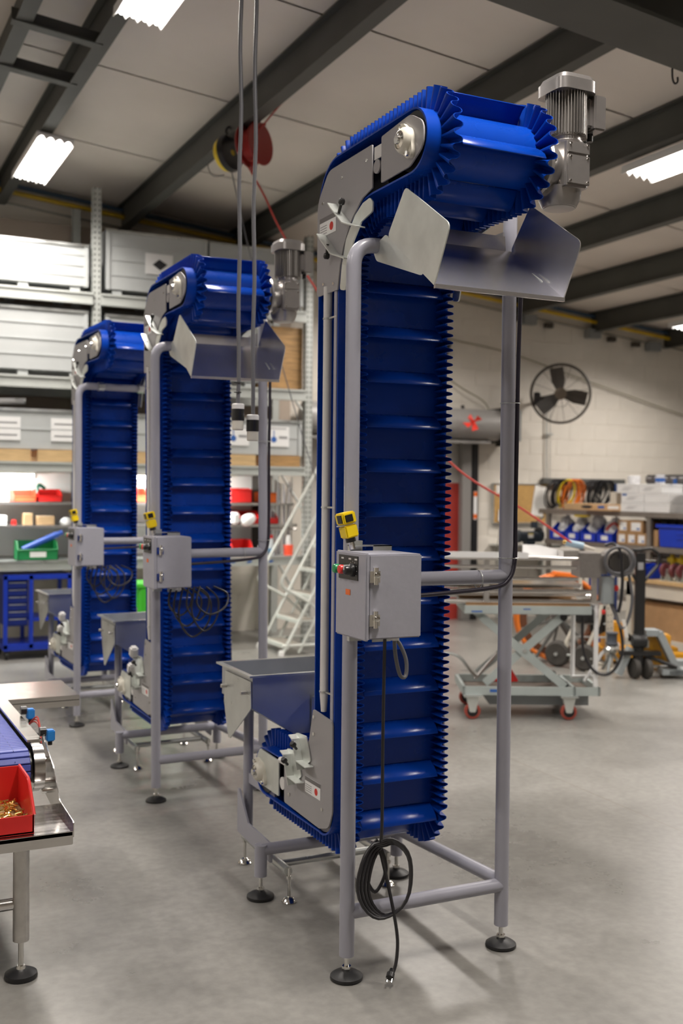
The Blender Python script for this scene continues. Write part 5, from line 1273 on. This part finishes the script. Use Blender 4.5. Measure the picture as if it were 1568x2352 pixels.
MB().cyl((-.07, 0, .055), (.05, 0, .03), .024, n=16).build('gun_body', M('pale blue rubber', (.30, .42, .52), .5), t); MB().cyl((.05, 0, .03), (.13, .01, .008), .015, .008, n=14).build('nozzle', cream, t); MB().cyl((-.09, 0, .06), (-.07, 0, .055), .014, n=12).build('hose_coupler', brass, t)

# orange hose reel behind the lift table
t = thing('orange_hose_reel', 'big orange rimmed hose reel behind the scissor lift table', 'hose reel', UV(2.008, 9.9), -AZ)
for y in (-.07, .07): MB().torus((0, y, .41), (0, 1, 0), .385, .018, 56, 8).build('orange_rim', orange_p, t)
MB().ring([(.30, -.06), (.36, -.055), (.36, .055), (.30, .06)], (0, 0, .41), (0, 1, 0), 48).build('wound_hose', M('brown hose', (.14, .05, .02), .6), t)
for k in range(6): a = k*PI/3+.3; MB().cyl((.05*math.cos(a), -.06, .41+.05*math.sin(a)), (.37*math.cos(a), -.07, .41+.37*math.sin(a)), .012, n=8).build('spoke', M('dark rail steel', (.1, .1, .095), .5), t)
MB().cyl((0, -.14, .41), (0, .14, .41), .045, n=18).build('hub', M('dark rail steel', (.1, .1, .095), .5), t)
for s_ in (-1, 1):
    for y in (-.13, .13): MB().cyl((0, y, .41), (s_*.25, y, .015), .015, n=10).build('stand_leg', M('dark rail steel', (.1, .1, .095), .5), t)
MB().box((-.06, -.12, .775), (.18, .10, .82), rotm('Y', 6)).build('orange_cover', orange_p, t, bev=.015)

# hand truck
t = thing('hand_truck', 'cream hand truck with two fat tyres and a black bundle, beside the pallet jack', 'hand truck', UV(2.20, 9.45), -AZ)
for (x, y) in ((-.25, .15), (-.06, -.08)):
    w = MB().lathe([(.055, -.035), (.095, -.04), (.115, -.025), (.118, 0), (.115, .025), (.095, .04), (.055, .035)], (x, y, .118), (.55, .83, 0), 30).build('tyre', M('worn rubber', (.05, .045, .04), .7, noise=.15), t)
    MB().lathe([(.06, -.03), (.06, .03)], (x, y, .118), (.55, .83, 0), 20).cyl(Vector((x, y, .118))-Vector((.55, .83, 0))*.06, Vector((x, y, .118))+Vector((.55, .83, 0))*.06, .016, n=12).build('wheel_hub', galv, w)
MB().cyl((-.30, .22, .118), (-.01, -.15, .118), .012, n=10).build('axle', galv, t)
for (x, y) in ((-.17, .10), (-.01, -.06)): MB().tube(fil([(x+.12, y, .06), (x, y, .07), (x-.02, y, .22), (x+.06, y, .40), (x+.10, y, .62), (x+.10, y, .82)], .06), .017, 12).build('frame_tube', cream, t)
for x in (.15, .19):
    u = MB().box((x-.005, -.13+x, .01), (x+.03, -.10+x, .82)).build('rail_post', cream, t)
    mb = MB()
    for k in range(12): mb.cyl((x+.012, -.1305+x, .06+.06*k), (x+.012, -.1295+x, .06+.06*k), .006, n=8)
    mb.build('rail_hole', ink, u, kind='stuff')
for z in (.28, .40, .52): MB().cyl((-.1, .08, z), (.17, .04, z), .008, n=8).build('cross_strap', galv, t)
MB().box((-.06, -.12, .0), (.22, .10, .012)).build('toe_plate', cream, t)
MB().lathe([(.02, .42), (.085, .44), (.11, .50), (.10, .56), (.05, .60)], (-.07, .06, -.02), (0.05, 0, 1), 20).build('black_bundle', black, t)
MB().lathe([(.03, .30), (.07, .33), (.075, .56), (.03, .60)], (.09, .10, 0), (0, 0, 1), 16).build('black_bundle', black, t)
MB().tube(fil([(.05, -.05, .10), (.18, -.10, .26), (.23, -.10, .24), (.14, -.06, .03)], .05), .015, 10).build('kick_bar', white_m, t)
# navy locker behind
t = thing('navy_cabinet', 'slim navy blue cabinet standing at the end of the cream bench', 'cabinet', (6.95, 8.42, 0), 0)
MB().box((-.07, -.12, .02), (.10, .12, .80)).build('cabinet_body', navy, t, bev=.006); MB().box((-.075, -.10, .08), (-.07, .10, .74)).build('cabinet_door', bluecart, t, bev=.002); MB().box((-.0765, -.02, .18), (-.0745, .02, .32)).build('cabinet_label', inkg, t)
for y in (-.1, .08): MB().box((-.06, y, 0), (.09, y+.02, .02)).build('cabinet_foot', black, t)

# pallet jack
t = thing('pallet_jack', 'grey pallet jack with tall black handle in front of the cream bench', 'pallet jack', UV(2.507, 9.0), -AZ)
MB().box((-.042, -.02, .36), (.042, .03, 1.06)).build('handle_post', blackp, t, bev=.006)
MB().tube(fil([(-.0, .0, 1.085), (.10, .04, 1.095), (.185, .08, 1.04), (.165, .07, .95), (.04, .0, .83)], .05), .014, 10).build('handle_loop', blackp, t)
MB().tube(fil([(-.0, .0, 1.085), (-.09, -.04, 1.085), (-.12, -.06, 1.00), (-.10, -.04, .93), (-.035, .0, .83)], .05), .014, 10).build('handle_loop', blackp, t)
MB().cyl((.0, .05, 1.0), (.15, .07, .985), .007, n=8).build('release_lever', blackp, t)
MB().box((-.025, -.024, .92), (.02, -.02, .98)).build('white_sticker', inkg, t)
MB().cyl((0, .02, .12), (0, .02, .40), .045, n=18).lathe([(.05, -.06), (.06, -.04), (.06, .04), (.05, .06)], (0, .0, .32), (1, 0, 0), 22).build('pump', black, t)
MB().box((-.16, -.03, .20), (.18, .05, .235)).build('steer_yoke', blackp, t)
for x in (-.032, .068):
    w = MB().lathe([(.05, -.025), (.085, -.022), (.09, 0), (.085, .022), (.05, .025)], (x, .02, .09), (1, .25, 0), 28).build('steer_wheel', M('worn rubber', (.05, .045, .04), .7, noise=.15), t)
    MB().lathe([(.05, -.022), (.05, .022)], (x, .02, .09), (1, .25, 0), 18).build('wheel_hub', M('worn wheel core', (.22, .19, .15), .6), w)
hd = bar2(bar2(MB(), (.06, .385), (.175, .385), .05, .0, .16), (.175, .39), (.345, .05), .055, .0, .16).build('lift_head', jackg, t)
for y in (.0, .45): MB().box((.20, y, .03), (.95, y+.16, .085)).build('fork', jackg, t, bev=.006)
MB().box((.26, .0, .035), (.42, .61, .07)).build('fork_crosshead', jackg, t)
MB().box((.02, .10, .10), (.30, .25, .36)).build('pump_cover', jacky, t, bev=.01); MB().box((.06, .096, .25), (.11, .10, .31)).build('maker_plate', galv, t)
MB().cyl((.05, .0, .20), (.32, .0, .10), .016, n=10).build('push_rod', black, t)
bar2(MB(), (-.06, .26), (-.16, .03), .045, .0, .10).build('side_frame', jackg, t)
for y in (.08, .53): MB().cyl((.85, y-.05, .04), (.85, y+.05, .04), .04, n=18).build('load_roller', black, t)
t = thing('yellow_pallet_jack', 'low yellow orange pallet truck forks on the floor behind the grey pallet jack', 'pallet truck', UV(2.85, 9.75), -AZ)
for y in (.0, .40): MB().box((-.45, y, .03), (.35, y+.16, .10)).build('fork', jacky, t, bev=.006)
MB().box((-.42, .0, .05), (-.25, .56, .12)).build('crosshead', jacky, t); MB().box((-.40, .18, .10), (-.22, .38, .36)).build('pump_body', jacky, t, bev=.02)
for y in (.08, .48): MB().cyl((.28, y-.05, .035), (.28, y+.05, .035), .035, n=16).cyl((-.3, y-.04, .035), (-.3, y+.04, .035), .035, n=16).build('load_roller', black, t)
t = thing('grey_caster_stand', 'small stand with a dark drum between hand truck and pallet jack', 'stand', UV(2.36, 9.32), -AZ)
MB().lathe([(.05, .24), (.055, .25), (.045, .27), (.045, .33), (.055, .345), (.05, .35)], (0, 0, 0), n=20).build('dark_drum', M('slate plastic', (.06, .07, .09), .5), t)
MB().lathe([(.03, .17), (.07, .19), (.07, .21), (.035, .24)], (0, 0, 0), n=18).build('stand_head', galv, t)
for a in (0, 120, 240): MB().cyl((0, 0, .18), (.11*math.cos(R(a)), .11*math.sin(R(a)), .012), .012, n=8).build('stand_leg', jackg, t)
